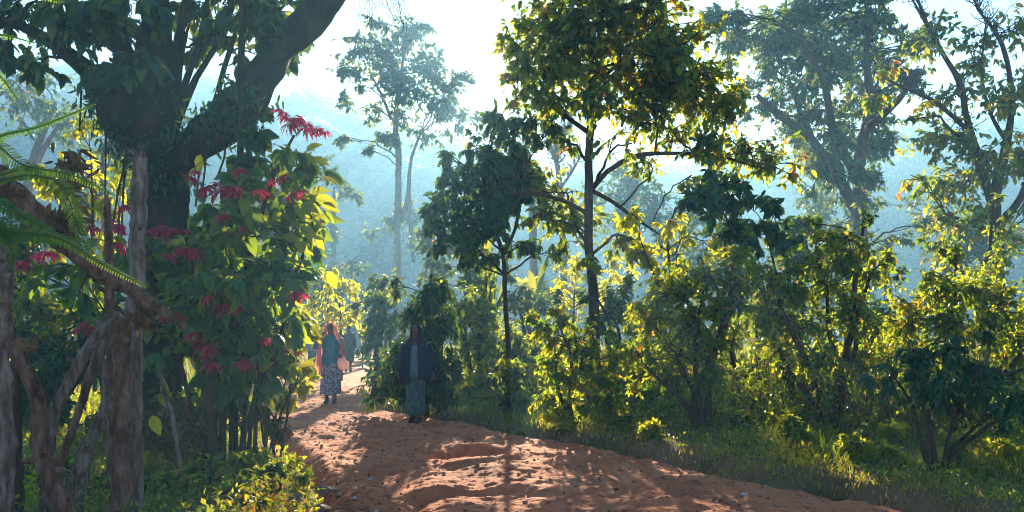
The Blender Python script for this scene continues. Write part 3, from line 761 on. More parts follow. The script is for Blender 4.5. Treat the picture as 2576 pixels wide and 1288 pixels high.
# wild banana plants in the haze
def blade_plant(name, label, x, d, leaves, seed, mat='leaf_far', wid=.5):
    rs = np.random.default_rng(seed)
    base = P(x, gy_of(d), d); base[2] = ground_z(base[0], base[1])
    root = thing(name, label, 'plant', base)
    b = MB(); v, f = tube(spline([base, base + [0, 0, .8 * wid / .5 * .8], base + [0.03, 0, 1.3 * wid / .5]], 8), np.linspace(.1, .05, 8) * (1 if wid == .5 else .4), 8); b.add(v, f); b.build('stem', M['bark_pale'], root, True)
    for (ex, ey, w) in leaves:
        a = base + np.array([0, 0, 1.3 + rs.uniform(-.2, .3)])
        e = P(ex, ey, d + rs.uniform(-.8, .8)); mid = (a + e) / 2 + np.array([0, 0, .35 * np.linalg.norm(e - a) * rs.uniform(.5, 1.3)])
        c = spline([a, mid, e], 14); t = np.linspace(0, 1, 14)
        wd = w * np.sin(np.pi * np.clip(t * .92 + .06, 0, 1)) ** .7
        td = unit(np.gradient(c, axis=0)); side = unit(np.cross(td, np.array([rs.normal() * .3, rs.normal() * .3 - .4, 1.0])))
        up = np.cross(side, td)
        V = np.stack([c - side * wd[:, None] + up * wd[:, None] * .35, c, c + side * wd[:, None] + up * wd[:, None] * .35], 1)
        idx = np.arange(42).reshape(14, 3)
        q = np.concatenate([np.stack([idx[:-1, k], idx[:-1, k + 1], idx[1:, k + 1], idx[1:, k]], -1) for k in (0, 1)])
        b = MB(); b.add(V.reshape(-1, 3), q, rs.uniform(.4, .9)); b.build('leaf', M[mat], root)
    return root
blade_plant('banana_plant', 'hazy wild banana plant with long broad leaves behind the low tree', 1240, 26, [(1160, 640, .11), (1215, 600, .13), (1270, 610, .13), (1320, 690, .11), (1190, 720, .11), (1300, 750, .11), (1245, 640, .13)], 31)
blade_plant('banana_plant', 'wild banana plant with arching pale leaf left of the straight trunk', 1345, 28, [(1330, 680, .13), (1390, 670, .13), (1280, 720, .11), (1420, 740, .11), (1250, 740, .11), (1370, 685, .11)], 32)
blade_plant('grassy_corn_plant', 'yellow lit plant with narrow arching leaves beside the far walker', 912, 36, [(872, 790, .035), (898, 772, .04), (936, 782, .035), (880, 812, .035), (942, 806, .035), (918, 768, .035), (862, 806, .03), (928, 820, .03)], 33, 'leaf_yellow', .7)

# ------------------------------------------------------------------ left foreground: pollarded tree
def big_tree():
    d = 10.2
    rng = np.random.default_rng(41)
    root = plant('pollarded_tree', 'massive dark mossy pollarded tree with two thick limbs at the left', 'tree', d,
        [(60, 40, 110, 70, .8), (170, 70, 110, 80), (290, 60, 90, 80), (330, 160, 70, 60), (100, 150, 80, 50, .8), (220, 170, 70, 50, .8), (20, 110, 70, 50, .8), (480, 20, 70, 50, .35), (560, 10, 70, 50, .45), (650, 50, 85, 70, .9), (620, 130, 60, 50, .7), (700, 40, 70, 60, .8),
         (560, 90, 40, 40, .3), (480, 120, 40, 40, .2), (760, 140, 50, 30, .5), (380, 40, 80, 60, .7), (640, 0, 90, 50), (250, 0, 90, 50), (110, -10, 100, 50), (600, 215, 35, 25, .3), (655, 250, 30, 22, .3)],
        [[(425, gy_of(d), 62), (422, 1000, 52), (418, 760, 46), (414, 600, 44), (412, 500, 46), (408, 430, 50), (396, 370, 60), (372, 315, 80), (350, 265, 84), (365, 215, 64), (382, 160, 50), (390, 90, 36), (393, 0, 32), (400, -120, 28)],
         [(435, 420, 44), (490, 360, 46), (555, 310, 46), (612, 260, 44), (650, 195, 38), (705, 125, 40), (765, 55, 39), (820, -20, 36), (860, -100, 33)],
         [(790, 60, 14), (830, 30, 12), (870, -25, 10), (900, -80, 9)],
         [(340, 240, 50), (285, 215, 30), (230, 180, 22), (140, 110, 15), (40, 60, 10), (-60, 30, 7)],
         [(360, 220, 40), (320, 150, 26), (300, 80, 18), (290, -20, 14)],
         [(425, 310, 24), (436, 200, 12), (450, 90, 10), (475, -40, 8)], [(430, 320, 14), (465, 220, 8), (500, 120, 7), (520, 20, 6), (525, -40, 5)], [(436, 330, 14), (490, 210, 8), (545, 110, 6), (600, -20, 5)],
         [(440, 300, 16), (452, 180, 8), (470, 60, 7), (482, -40, 6)], [(600, 275, 14), (608, 180, 8), (612, 80, 7), (620, -40, 6)], [(545, 290, 14), (552, 230, 7), (570, 150, 6), (600, 60, 4)],
         [(640, 240, 14), (652, 160, 8), (672, 80, 6), (690, -10, 5)]],
        42, leaf=.14, mat='leaf_dark', tm=L_NEAR, bark='bark_moss', cover=2.6, droop=.8, aspect=.5, leaf_parts=300, seg=18, rough=.42, tw_r=.005, per_twig=7, dj=.25)
    # shaggy moss and fern tufts hanging under the swollen fork
    b = MB(); n = 2600
    c = np.array([P(*k, d) for k in [(300, 300), (330, 340), (290, 260), (370, 380), (440, 370), (520, 330), (580, 300), (400, 250), (350, 230), (420, 440), (620, 240), (280, 230)]])
    k = rng.integers(0, len(c), n)
    pos = c[k] + rng.normal(size=(n, 3)) * np.array([.14, .16, .12]) + np.array([0, -.12, 0])
    add_leaves(b, L_LANCE, pos, rng.normal(size=(n, 3)) * .5 + [0, -.25, -.75], rng.normal(size=(n, 3)) + [0, -1, .3], rng.uniform(.05, .15, n), rng.random(n) * .6)
    b.build('moss', M['leaf_dark'], root, kind='stuff')
    # hanging roots and vines
    for xs in ([(205, 190), (203, 270), (200, 330)], [(268, 300), (265, 420), (266, 520), (270, 640)], [(330, 360), (300, 470), (285, 560)], [(318, 350), (312, 450), (305, 600), (300, 720)], [(340, 380), (332, 480), (330, 620)],
               [(505, 380), (500, 440), (492, 520)], [(520, 350), (515, 430), (505, 500)], [(560, 340), (565, 390), (545, 450)]):
        p_ = spline([P(x, y, d - .45) for x, y in xs], 14)
        b = MB(); v, f = tube(p_, np.full(14, .012), 6); b.add(v, f); b.build('hanging_root', M['bark'], root, True)
    return root
big_tree()

# second slim trunk carrying the climbing stems in front of the big limb
plant('slim_trunk', 'slim reddish stem standing before the thick right limb', 'tree', 9.4, [(612, 330, 50, 40, .5), (640, 400, 40, 30, .4)],
      [[(590, gy_of(9.4), 10), (590, 800, 9), (598, 600, 9), (603, 420, 8.5), (609, 250, 8), (606, 120, 7), (612, -30, 6)]], 43, leaf=.14, mat='leaf_dark', bark='bark_moss', tm=L_NEAR, cover=.8)

# ------------------------------------------------------------------ poinsettia
def bract_flower(rng, n=11, size=.16):
    b = MB()
    for ring, (m_, el, s) in enumerate([(n, -.42, 1.0), (n - 4, .02, .8), (4, .5, .4)]):
        a = np.linspace(0, 2 * np.pi, m_, endpoint=False) + rng.normal(size=m_) * .15 + ring * .3
        e = el + rng.normal(size=m_) * .15
        dr = np.stack([np.cos(a) * np.cos(e), np.sin(a) * np.cos(e), np.sin(e)], -1)
        add_leaves(b, L_BRACT, dr * .01, dr, np.tile([0, 0, 1.0], (m_, 1)) + rng.normal(size=(m_, 3)) * .15, size * s * rng.uniform(.8, 1.15, m_), rng.random(m_))
    return b.mesh('flower')

def poinsettia():
    rng = np.random.default_rng(51)
    d = 9.2
    spec = [(745, 375, 70, 55, .8), (690, 410, 70, 50), (640, 480, 110, 70), (760, 470, 80, 60, .9), (790, 540, 60, 50, .8), (560, 560, 110, 70), (690, 580, 110, 80), (770, 610, 50, 50, .8), (600, 690, 150, 90), (720, 690, 70, 70),
            (480, 640, 120, 70), (350, 640, 110, 60, .8), (220, 690, 110, 60, .8), (110, 690, 90, 50, .8), (660, 820, 110, 80), (540, 800, 120, 80), (740, 790, 50, 60), (480, 890, 110, 80), (620, 920, 100, 70), (700, 900, 60, 60), (380, 760, 90, 60), (560, 1000, 100, 60, .8), (440, 980, 80, 60, .7), (260, 800, 80, 50, .7),
            (600, 640, 120, 80), (640, 740, 110, 80), (560, 720, 110, 80), (500, 760, 90, 70), (580, 860, 100, 70)]
    g = gy_of(d)
    st = [[(560, g, 11), (565, 1000, 9), (600, 800, 9), (640, 600, 7), (690, 440, 5), (740, 340, 3)]]
    for (bx, ex, ey) in [(520, 480, 640), (540, 560, 540), (600, 760, 470), (620, 720, 690), (500, 350, 640), (470, 220, 680), (580, 600, 480), (640, 660, 800), (600, 700, 880), (450, 430, 900), (660, 790, 560)]:
        st.append([(bx, g, 6), (bx + (ex - bx) * .2, g + (ey - g) * .4, 5.5, rng.uniform(-.3, .3)), (bx + (ex - bx) * .6, g + (ey - g) * .75, 5.5, rng.uniform(-.4, .4)), (ex, ey, 3, rng.uniform(-.3, .3))])
    root = plant('poinsettia_bush', 'tall flowering shrub with crimson star shaped blooms and yellow green leaves beside the path', 'flowering shrub', d, spec, st, 52,
                 leaf=.15, mat='leaf_poin', tm=L_NEAR, bark='bark', cover=2.6, droop=.75, parts=('stem', 'stem', 'foliage'), aspect=.5, leaf_parts=230, per_twig=6, per_sub=5, tw_r=.005, br_r=.014)
    # the big backlit leaves on the outer edge
    ms = leaf_meshes('poin_big', L_NEAR, M['leaf_poin'])
    for (x, y, ang, s, v) in [(805, 405, 10, .2, 4), (825, 450, 20, .22, 4), (800, 480, -10, .2, 3), (845, 455, 5, .17, 4), (815, 500, 15, .24, 4), (780, 520, 30, .22, 3), (830, 520, 20, .2, 4), (805, 560, 25, .22, 4), (770, 580, 30, .22, 3),
                              (790, 600, 30, .22, 4), (750, 570, 10, .2, 3), (760, 620, 30, .22, 4), (740, 650, 30, .2, 3), (770, 440, 10, .2, 4), (780, 390, -10, .18, 3), (745, 480, 10, .2, 4), (720, 500, 20, .2, 3), (760, 540, 40, .2, 4), (500, 410, 100, .2, 4), (480, 440, 120, .18, 4), (745, 700, 35, .18, 3),
                              (790, 370, -20, .18, 3), (715, 545, 15, .2, 3), (735, 600, 20, .2, 4), (700, 640, 40, .2, 3), (750, 760, 40, .16, 3), (770, 690, 45, .16, 3), (720, 440, 10, .2, 3)]:
        a = math.radians(ang + rng.normal() * 8)
        dr = unit(np.array([math.cos(a), rng.normal() * .3, -math.sin(a)]))
        nn = unit(np.array([rng.normal() * .3, -.75 + rng.normal() * .2, .7]))
        pos = P(x - 22 * math.cos(a), y - 22 * math.sin(a), d - .5 + rng.normal() * .15)
        leaf_part(root, ms[v], pos, dr, nn, s)
        b = MB(); e = pos; s0 = pos - dr * .12 + np.array([-.03, .08, -.04])
        vv, ff = tube(spline([s0, (s0 + e) / 2 + [0, 0, .015], e], 5), np.full(5, .004), 5); b.add(vv, ff); b.build('leaf_stalk', M['wood_brown'], root, True)
    fm = []
    for k in range(4):
        me = bract_flower(rng); me.materials.append(M['bract']); fm.append(me)
    spots = [(745, 295, 1.2), (775, 320, 1.2), (715, 280, 1.0), (730, 310, 1), (800, 322, .9), (485, 445, .9), (515, 470, 1.2), (555, 478, 1.3), (590, 470, 1), (600, 425, .8), (705, 445, .8), (735, 485, .9), (560, 542, .9), (405, 572, 1.2), (430, 575, .9), (280, 566, 1.1), (310, 572, .9), (225, 568, .9), (150, 600, 1),
                               (120, 632, 1.1), (55, 657, 1), (312, 516, .8), (600, 572, .7), (470, 622, 1.1), (500, 632, .9), (545, 718, .8), (560, 765, 1.2), (520, 745, 1.1), (750, 740, 1), (735, 735, .8), (350, 660, .8), (435, 792, 1.2), (500, 855, .9), (520, 868, 1.2), (530, 912, .9), (600, 908, 1), (620, 918, .8), (665, 850, .7), (240, 822, .9), (200, 822, .8), (660, 480, .8), (300, 610, .9), (750, 885, .6)]
    spots += [(x + rng.normal() * 24, y + rng.normal() * 9, s * rng.uniform(.55, .85)) for (x, y, s) in spots]
    for k, (x, y, s) in enumerate(spots):
        o = bpy.data.objects.new('flower', fm[k % 4]); COL.objects.link(o); o.parent = root
        dd = d - .95 + rng.normal() * .12
        o.location = Vector(P(x, y, dd)) - root.location
        o.scale = (s * .85, s * .85, s * rng.uniform(.6, .9))
        nrm = Vector((rng.normal() * .35, -.22 + rng.normal() * .2, 1.0)).normalized()
        o.rotation_euler = (nrm.to_track_quat('Z', 'Y').to_matrix() @ Matrix.Rotation(rng.uniform(0, 6.28), 3, 'Z')).to_euler()
    return root
poinsettia()

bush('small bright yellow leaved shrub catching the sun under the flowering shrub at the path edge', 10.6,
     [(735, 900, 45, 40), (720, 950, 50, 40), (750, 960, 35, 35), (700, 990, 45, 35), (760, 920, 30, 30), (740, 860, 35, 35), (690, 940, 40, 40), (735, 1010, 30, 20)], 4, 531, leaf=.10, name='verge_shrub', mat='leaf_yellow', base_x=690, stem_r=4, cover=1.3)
bush('rusty thin leaved weed at the foot of the flowering shrub by the path', 10.4, [(690, 1060, 30, 25, .7), (670, 1030, 30, 25, .7), (700, 1090, 25, 20, .7)], 3, 532, leaf=.09, name='dry_weed', mat='leaf_dead', base_x=680, stem_r=3, cover=1.2, cat='weed')
# shady growth behind the poles
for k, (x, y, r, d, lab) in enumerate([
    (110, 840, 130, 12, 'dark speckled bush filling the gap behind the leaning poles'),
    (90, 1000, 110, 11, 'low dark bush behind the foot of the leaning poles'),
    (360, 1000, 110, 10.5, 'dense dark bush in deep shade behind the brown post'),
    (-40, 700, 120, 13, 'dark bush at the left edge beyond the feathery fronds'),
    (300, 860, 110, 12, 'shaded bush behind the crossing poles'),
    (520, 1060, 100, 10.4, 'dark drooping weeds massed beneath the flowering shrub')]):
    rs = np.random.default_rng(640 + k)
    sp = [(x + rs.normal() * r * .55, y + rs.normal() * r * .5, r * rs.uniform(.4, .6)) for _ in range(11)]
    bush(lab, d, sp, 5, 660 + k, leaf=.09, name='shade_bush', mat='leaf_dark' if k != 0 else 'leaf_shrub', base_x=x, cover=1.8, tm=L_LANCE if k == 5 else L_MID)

# low green herbs at the lower left
for k, (x, y, r, d, lab, mt) in enumerate([
    (230, 1250, 60, 7.4, 'leafy green herb at the foot of the cut pole', 'leaf_shrub'), (400, 1240, 80, 7.3, 'bright green herb clump right of the brown post', 'leaf_shrub'), (520, 1200, 70, 7.9, 'green herb clump in the lower left weeds, middle one', 'leaf_shrub'),
    (620, 1150, 70, 8.6, 'sunlit yellow green herb beside the stony path edge', 'leaf_yellow'), (690, 1210, 55, 8.0, 'yellow green herb next to the stones at the path edge', 'leaf_shrub'), (570, 1270, 70, 7.2, 'dark green herb at the bottom edge near the stones', 'leaf_shrub'), (470, 1120, 70, 9.0, 'shaded herb under the flowering shrub', 'leaf_shrub'), (320, 1180, 60, 8, 'green herb behind the brown post', 'leaf_shrub'),
    (700, 1130, 40, 9.2, 'small sunlit herb at the top of the stony bank', 'leaf_yellow'), (640, 1060, 50, 9.6, 'feathery green herb under the right side of the flowering shrub', 'leaf_shrub'), (660, 1275, 45, 7.2, 'small herb growing among the stones at the bottom edge', 'leaf_shrub'), (130, 1210, 60, 7.6, 'shaded herb between the leaning poles', 'leaf_dark')]):
    rs = np.random.default_rng(700 + k); y = herb_y(x, r, d)
    sp = [(x + rs.normal() * r * .5, y + rs.normal() * r * .25, r * rs.uniform(.35, .5), r * .3) for _ in range(7)]
    bush(lab, d, sp, 5, 720 + k, leaf=.065, name='herb', mat=mt, base_x=x, stem_r=3, cover=1.7, cat='herb', droop=.2)

# herbs and young coffee plants along the right verge
for k, (x, y, r, d, lab, mt) in enumerate([
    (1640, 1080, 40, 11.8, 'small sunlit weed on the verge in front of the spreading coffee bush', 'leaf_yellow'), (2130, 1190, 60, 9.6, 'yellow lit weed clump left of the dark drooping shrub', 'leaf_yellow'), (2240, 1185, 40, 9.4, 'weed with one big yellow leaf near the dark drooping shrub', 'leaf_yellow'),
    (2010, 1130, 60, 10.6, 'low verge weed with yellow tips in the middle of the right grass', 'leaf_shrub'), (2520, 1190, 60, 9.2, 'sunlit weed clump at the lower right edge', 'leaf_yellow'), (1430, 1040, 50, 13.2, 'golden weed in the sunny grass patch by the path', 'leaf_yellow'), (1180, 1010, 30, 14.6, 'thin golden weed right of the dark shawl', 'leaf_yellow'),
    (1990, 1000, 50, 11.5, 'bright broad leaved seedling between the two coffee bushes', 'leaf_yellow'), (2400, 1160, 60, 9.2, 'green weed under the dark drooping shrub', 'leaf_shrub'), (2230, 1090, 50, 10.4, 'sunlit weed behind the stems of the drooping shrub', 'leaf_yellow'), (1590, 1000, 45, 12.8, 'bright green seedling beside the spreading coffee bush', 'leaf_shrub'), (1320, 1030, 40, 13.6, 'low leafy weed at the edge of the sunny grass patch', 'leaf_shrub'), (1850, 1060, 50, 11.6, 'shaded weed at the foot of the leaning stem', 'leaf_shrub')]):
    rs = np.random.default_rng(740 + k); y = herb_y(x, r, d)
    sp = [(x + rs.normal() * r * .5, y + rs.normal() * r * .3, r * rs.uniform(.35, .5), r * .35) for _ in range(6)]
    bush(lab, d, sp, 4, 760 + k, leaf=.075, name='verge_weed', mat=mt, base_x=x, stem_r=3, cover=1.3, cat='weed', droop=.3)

# ------------------------------------------------------------------ poles, posts, fallen branch
def pole(name, label, cat, pts, d, mat, seed, rough=.22, seg=12, knots=2, frayed=False, cutface=False):
    """pts: (x, y, radius px, depth offset)"""
    rng = np.random.default_rng(seed)
    w = np.array([np.concatenate([P(k[0], k[1], d + (k[3] if len(k) > 3 else 0)), [PX(k[2], d)]]) for k in pts])
    base = w[np.argmin(w[:, 2]), :3]
    root = thing(name, label, cat, base)
    r = resample(w, 40); r[1:-1, :3] += rng.normal(size=(38, 3)) * .09 * r[1:-1, 3:4]; r[1:-1, 3] *= 1 + rng.normal(size=38) * .07
    b = MB(); v, f = tube(r[:, :3], r[:, 3], seg, rough, rng); b.add(v, f); b.build('shaft', M[mat], root, True)
    for k in range(knots):
        i = rng.integers(6, 34); c = r[i, :3]; q = unit(np.array([rng.normal(), -abs(rng.normal()) - .3, rng.normal() * .4]))
        L = r[i, 3] * rng.uniform(1.5, 3.2)
        b = MB(); v, f = tube(spline([c, c + q * L * .6, c + q * L + [0, 0, .01]], 5), np.linspace(r[i, 3] * .5, r[i, 3] * .25, 5), 7, .2, rng); b.add(v, f); b.build('branch_stub', M[mat], root, True)
    if frayed:
        b = MB(); n = 26; e = r[0] if r[0, 2] > r[-1, 2] else r[-1]
        q = unit(rng.normal(size=(n, 3)) * [.5, .5, .3] + [0, 0, 1]) * rng.uniform(.04, .13, (n, 1))
        st = e[:3] + rng.normal(size=(n, 3)) * e[3] * .4
        batch_tubes(b, np.stack([st, st + q * .5, st + q], 1), np.tile([.008, .006, .002], (n, 1)), 4)
        b.build('splinters', M[mat], root, kind='stuff')
    return root
GB = 1420
pole('fence_post', 'tall weathered grey post with split top before the big trunk', 'post', [(330, GB, 24, .1), (334, 1000, 22), (340, 780, 21), (348, 560, 20), (352, 398, 18)], 6.6, 'wood_grey', 81, frayed=True, rough=.15)
pole('fence_post', 'brown split post with peeling bark at the lower left', 'post', [(304, GB, 24), (303, 1150, 22), (306, 950, 21), (312, 800, 18)], 6.1, 'wood_brown', 82, rough=.25)
pole('vine_stem', 'bundle of thin dry vine stems beside the brown post', 'vine', [(345, GB, 9), (350, 1100, 9), (345, 900, 8), (362, 780, 7)], 6.3, 'wood_grey', 83, rough=.3)
pole('fallen_branch', 'diagonal fallen branch with brown broken stump resting on the posts', 'branch', [(-60, 400, 30, -.3), (20, 470, 30, -.2), (110, 560, 27, -.1), (210, 650, 22), (320, 725, 18, .1), (400, 775, 15, .2), (470, 825, 8, .2)], 5.6, 'wood_brown', 84, rough=.3, knots=4)
pole('edge_post', 'pale post cut by the left edge of the picture', 'post', [(4, GB, 26), (10, 1100, 24), (2, 900, 22), (12, 700, 21), (30, 590, 18)], 5.2, 'wood_grey', 85, rough=.2)
pole('leaning_pole', 'dark upright pole just inside the left edge', 'pole', [(40, GB, 16), (36, 1100, 17), (40, 950, 15), (44, 870, 13)], 5.8, 'bark', 86)
pole('leaning_pole', 'thick brown pole leaning right down to the bottom edge', 'pole', [(0, 760, 13, .1), (45, 890, 16), (92, 1000, 20), (105, 1130, 22), (145, 1250, 22), (200, GB, 24)], 5.7, 'wood_brown', 87, knots=3)
pole('leaning_pole', 'pale pole slanting from the tied bundle down left', 'pole', [(305, 790, 12, .2), (240, 850, 14, .1), (170, 965, 15), (130, 1060, 15), (118, 1200, 14), (108, GB, 15)], 6.0, 'wood_grey', 88)
pole('leaning_pole', 'thin dark pole slanting behind the pale pole', 'pole', [(245, 880, 9), (210, 1000, 10), (165, 1130, 10), (120, 1250, 10), (90, GB, 10)], 6.5, 'wood_brown', 89)
pole('cut_pole', 'short pale grey cut pole leaning left at the bottom', 'pole', [(240, 1080, 12), (215, 1140, 17), (180, 1230, 19), (150, 1330, 20), (130, GB, 20)], 5.9, 'wood_grey', 90, frayed=True)
pole('leaning_pole', 'thin grey pole leaning under the pale slanting pole', 'pole', [(245, 800, 7), (255, 900, 8), (262, 1010, 8), (225, 1150, 8), (180, GB, 8)], 6.4, 'wood_grey', 91)
pole('sapling_stem', 'reddish thin stem rising behind the grey post', 'stem', [(285, GB, 14), (280, 1000, 13), (276, 760, 12), (274, 600, 10), (268, 480, 6)], 7.2, 'wood_brown', 92)
pole('sapling_stem', 'dark stem under the flowering shrub right of the brown post', 'stem', [(520, 1250, 16), (522, 1080, 15), (530, 960, 13), (520, 860, 8)], 8.4, 'bark', 93)
pole('sapling_stem', 'thin pale stem leaning below the crimson blooms', 'stem', [(455, 1290, 5), (452, 1180, 5), (440, 1080, 6), (415, 990, 6), (400, 930, 4)], 7.6, 'wood_grey', 94)
# straw tie and dead tuft
def tuft(name, label, cat, x, y, d, rx, ry, n, mat, seed, ring=False):
    rng = np.random.default_rng(seed); c = P(x, y, d); root = thing(name, label, cat, c)
    b = MB()
    a = rng.uniform(0, 6.28, n); h = rng.normal(size=n) * PX(ry, d) * .4
    R = PX(rx, d)
    if ring:
        T = np.stack([c + np.stack([np.cos(a + s) * R, np.sin(a + s) * R, h + s * .02], -1) + rng.normal(size=(n, 3)) * .008 for s in (0, .5, 1, 1.5)], 1)
        batch_tubes(b, T, np.full((n, 4), .004), 4)
        b.build('strand', M[mat], root, kind='stuff')
    else:
        pos = c + rng.normal(size=(n, 3)) * [R * .45, R * .45, PX(ry, d) * .45]
        add_leaves(b, L_LANCE, pos, rng.normal(size=(n, 3)) * .7 + [.3, 0, -.8], rng.normal(size=(n, 3)) + [0, -1, 0], rng.uniform(.06, .16, n), rng.random(n))
        b.build('foliage', M[mat], root, kind='stuff')
    return root
tuft('straw_tie', 'ring of straw binding the poles at the left edge', 'tie', 58, 875, 5.75, 30, 14, 60, 'straw', 95, True)
tuft('dead_tuft', 'brown dead leaf tuft hanging on the fallen branch', 'dead leaves', 150, 560, 5.5, 45, 45, 170, 'leaf_dead', 96)
tuft('dead_tuft', 'black withered leaf bunch hanging in front of the yellow bush', 'dead leaves', 175, 425, 7.0, 50, 65, 150, 'leaf_dead', 97)
tuft('dead_tuft', 'orange dry curled leaf hanging where the poles cross', 'dead leaves', 345, 790, 5.8, 22, 30, 40, 'leaf_dead', 98)
tuft('dead_tuft', 'dry brown weeds hanging in shade left of the path', 'dead leaves', 430, 1080, 8.2, 90, 90, 260, 'leaf_dead', 99)
# single yellow leaf near the brown post
yl = thing('yellow_leaf', 'single large yellow leaf hanging right of the brown post', 'leaf', P(385, 1045, 6.4))
leaf_part(yl, leaf_meshes('yel', L_NEAR, M['leaf_yellow'])[4], P(383, 1045, 6.4), np.array([.35, 0, -1.0]), np.array([.1, -1, .3]), .16, 'blade')
b = MB(); v, f = tube(spline([P(345, 1035, 6.4), P(365, 1030, 6.4), P(383, 1045, 6.4)], 6), np.full(6, .004), 5); b.add(v, f); b.build('leaf_stalk', M['wood_brown'], yl, True)

# feathery fronds reaching in from the left
def frond_plant():
    rng = np.random.default_rng(101); d = 3.9
    base = P(-250, 900, d); base[2] = ground_z(base[0], base[1])
    root = thing('feathery_fronds', 'feathery green fronds reaching in from the left edge', 'fronds', base)
    crown_pt = P(-170, 520, d)
    b = MB(); v, f = tube(spline([base, (base + crown_pt) / 2 + [.05, 0, 0], crown_pt], 14), np.linspace(.06, .04, 14), 10, .2, rng); b.add(v, f); b.build('stem', M['bark'], root, True)
    for pts, w, tone in [([(-170, 520), (-60, 330), (0, 370), (60, 415), (180, 440), (290, 492)], 26, .3), ([(-170, 520), (-60, 470), (60, 442), (140, 450)], 26, .1), ([(-170, 520), (40, 430), (150, 465), (190, 550), (232, 665)], 40, .85),
                         ([(-170, 520), (-40, 500), (60, 545), (140, 585)], 34, .2), ([(-170, 520), (-60, 590), (60, 585), (150, 600), (235, 640)], 42, .55), ([(-170, 520), (-40, 365), (100, 318), (240, 262)], 16, .2), ([(-170, 520), (-120, 200), (-20, 180), (45, 250)], 26, .8),
                         ([(-170, 520), (-150, 120), (-20, 88), (90, 108)], 26, .6), ([(60, 590), (150, 600), (250, 660), (370, 722)], 12, .95), ([(-170, 520), (-120, 640), (-40, 700), (0, 760)], 34, .3), ([(-170, 520), (-100, 20), (20, -20), (160, 6)], 26, .8), ([(-170, 520), (-90, 560), (10, 560), (30, 680)], 40, .3)]:
        off = rng.normal() * .12
        c = spline([P(x, y, d + off + (.35 if x < -100 else 0)) for x, y in pts], 90)
        seg = np.concatenate([[0], np.cumsum(np.linalg.norm(np.diff(c, axis=0), axis=1))])
        u = np.arange(.12, .995, .0125 / max(seg[-1], .2))
        pos = np.stack([np.interp(u, seg / seg[-1], c[:, k]) for k in range(3)], -1)
        td = unit(np.gradient(pos, axis=0))
        b = MB(); v, f = tube(c, np.linspace(.007, .0025, 90), 6); b.add(v, f)
        fr = b.build('frond', M['leaf_frond'], root, True)
        b = MB()
        fa = np.array([rng.normal() * .15, -.72, .62]); sd = unit(np.cross(td, fa))
        L = .85 * PX(w, d) * np.sin(np.pi * np.clip(u * .9 + .1, 0, 1)) ** .6 + .008
        for s in (-1, 1):
            dr = unit(sd * s + td * .35 + rng.normal(size=sd.shape) * .06 + [0, 0, -.18])
            add_leaves(b, L_PINNA, pos, dr, np.tile(fa, (len(pos), 1)), L, np.clip(tone * .8 + rng.normal(size=len(pos)) * .12, 0, 1), 1.5)
        b.build('leaflets', M['leaf_frond'], fr, kind='stuff', origin=tuple(root.location))
    return root
frond_plant()

# thin drooping twigs that hang in from above
tw = thing('hanging_twigs', 'fine hanging twigs against the bright sky at the top', 'twigs', P(970, -120, 12))
b = MB(); rng = np.random.default_rng(111); n = 34
s0 = np.array([P(rng.uniform(900, 1010), -110, 12 + rng.normal() * .2) for _ in range(n)]); e = np.array([P(rng.uniform(880, 1040), rng.uniform(20, 90), 12 + rng.normal() * .3) for _ in range(n)])
t = np.linspace(0, 1, 8)[None, :, None]; T = s0[:, None] * (1 - t) + e[:, None] * t; T[:, 1:] += np.cumsum(rng.normal(size=(n, 7, 3)) * .02, 1)
batch_tubes(b, T, np.full((n, 8), .0035), 3); b.build('twig', M['bark'], tw, kind='stuff')

# ------------------------------------------------------------------ grass
def grass_patch(name, label, n, xr, yr, seed, h=(.05, .2), cond=None, tone=(.35, .25), dens_pow=1.0):
    rng = np.random.default_rng(seed)
    y = yr[0] + (yr[1] - yr[0]) * rng.random(n) ** 1.5
    x = xr[0] + (xr[1] - xr[0]) * rng.random(n)
    l, r = path_edges(y)
    jit = .8 * fbm(x * 1.3, y * 1.3, 4)
    keep = cond(x, y, l + jit * .6, r - .15 + jit)
    cl = fbm(x * .9 + 4, y * .9, 3)
    keep &= (cl + rng.random(n) * .9 - .05 > .05)
    x, y, cl = x[keep], y[keep], cl[keep]
    m_ = len(x)
    z = ground_z(x, y) - .02
    hh = rng.uniform(h[0], h[1], m_) * (1 + .9 * cl) * np.clip(.8 + y * .02, .8, 1.6)
    l, r = path_edges(y); dist = np.where(x > r, x - r, l - x)
    hh *= .45 + .55 * smooth(0, 1.2, dist)
    lean = rng.normal(size=(m_, 2)) * .38
    top = np.stack([lean[:, 0] * hh, lean[:, 1] * hh, hh], -1)
    b0 = np.stack([x, y, z], -1)
    w = rng.uniform(.003, .007, m_) * np.clip(y / 9, 1, 2.2)
    a = rng.uniform(0, np.pi, m_); sd = np.stack([np.cos(a) * w, np.sin(a) * w, 0 * w], -1)
    mid = b0 + top * .55 - np.stack([lean[:, 0] * hh * .18, lean[:, 1] * hh * .18, 0 * hh], -1)
    V = np.stack([b0 - sd, b0 + sd, mid - sd * .8, mid + sd * .8, b0 + top], 1)
    off = (np.arange(m_) * 5)[:, None]
    b = MB()
    tn = np.clip(tone[0] + .6 * fbm(x * .5, y * .5, 2) + rng.normal(size=m_) * tone[1] + .5 * smooth(1.3, .1, dist), 0, 1)
    b.add(V.reshape(-1, 3), [np.array([[0, 1, 3, 2]]) + off, np.array([[2, 3, 4]]) + off], np.repeat(tn, 5))
    o = b.build(name, M['grass'], kind='stuff')
    tag(o, label, 'grass')
    return o
grass_patch('grass', 'green and straw coloured grass covering the right verge', 150000, (-3, 12), (6.4, 22), 121, cond=lambda x, y, l, r: x > r)
grass_patch('grass', 'sparse shaded grass under the left bushes', 45000, (-9, -1.5), (5.5, 20), 122, cond=lambda x, y, l, r: x < l)
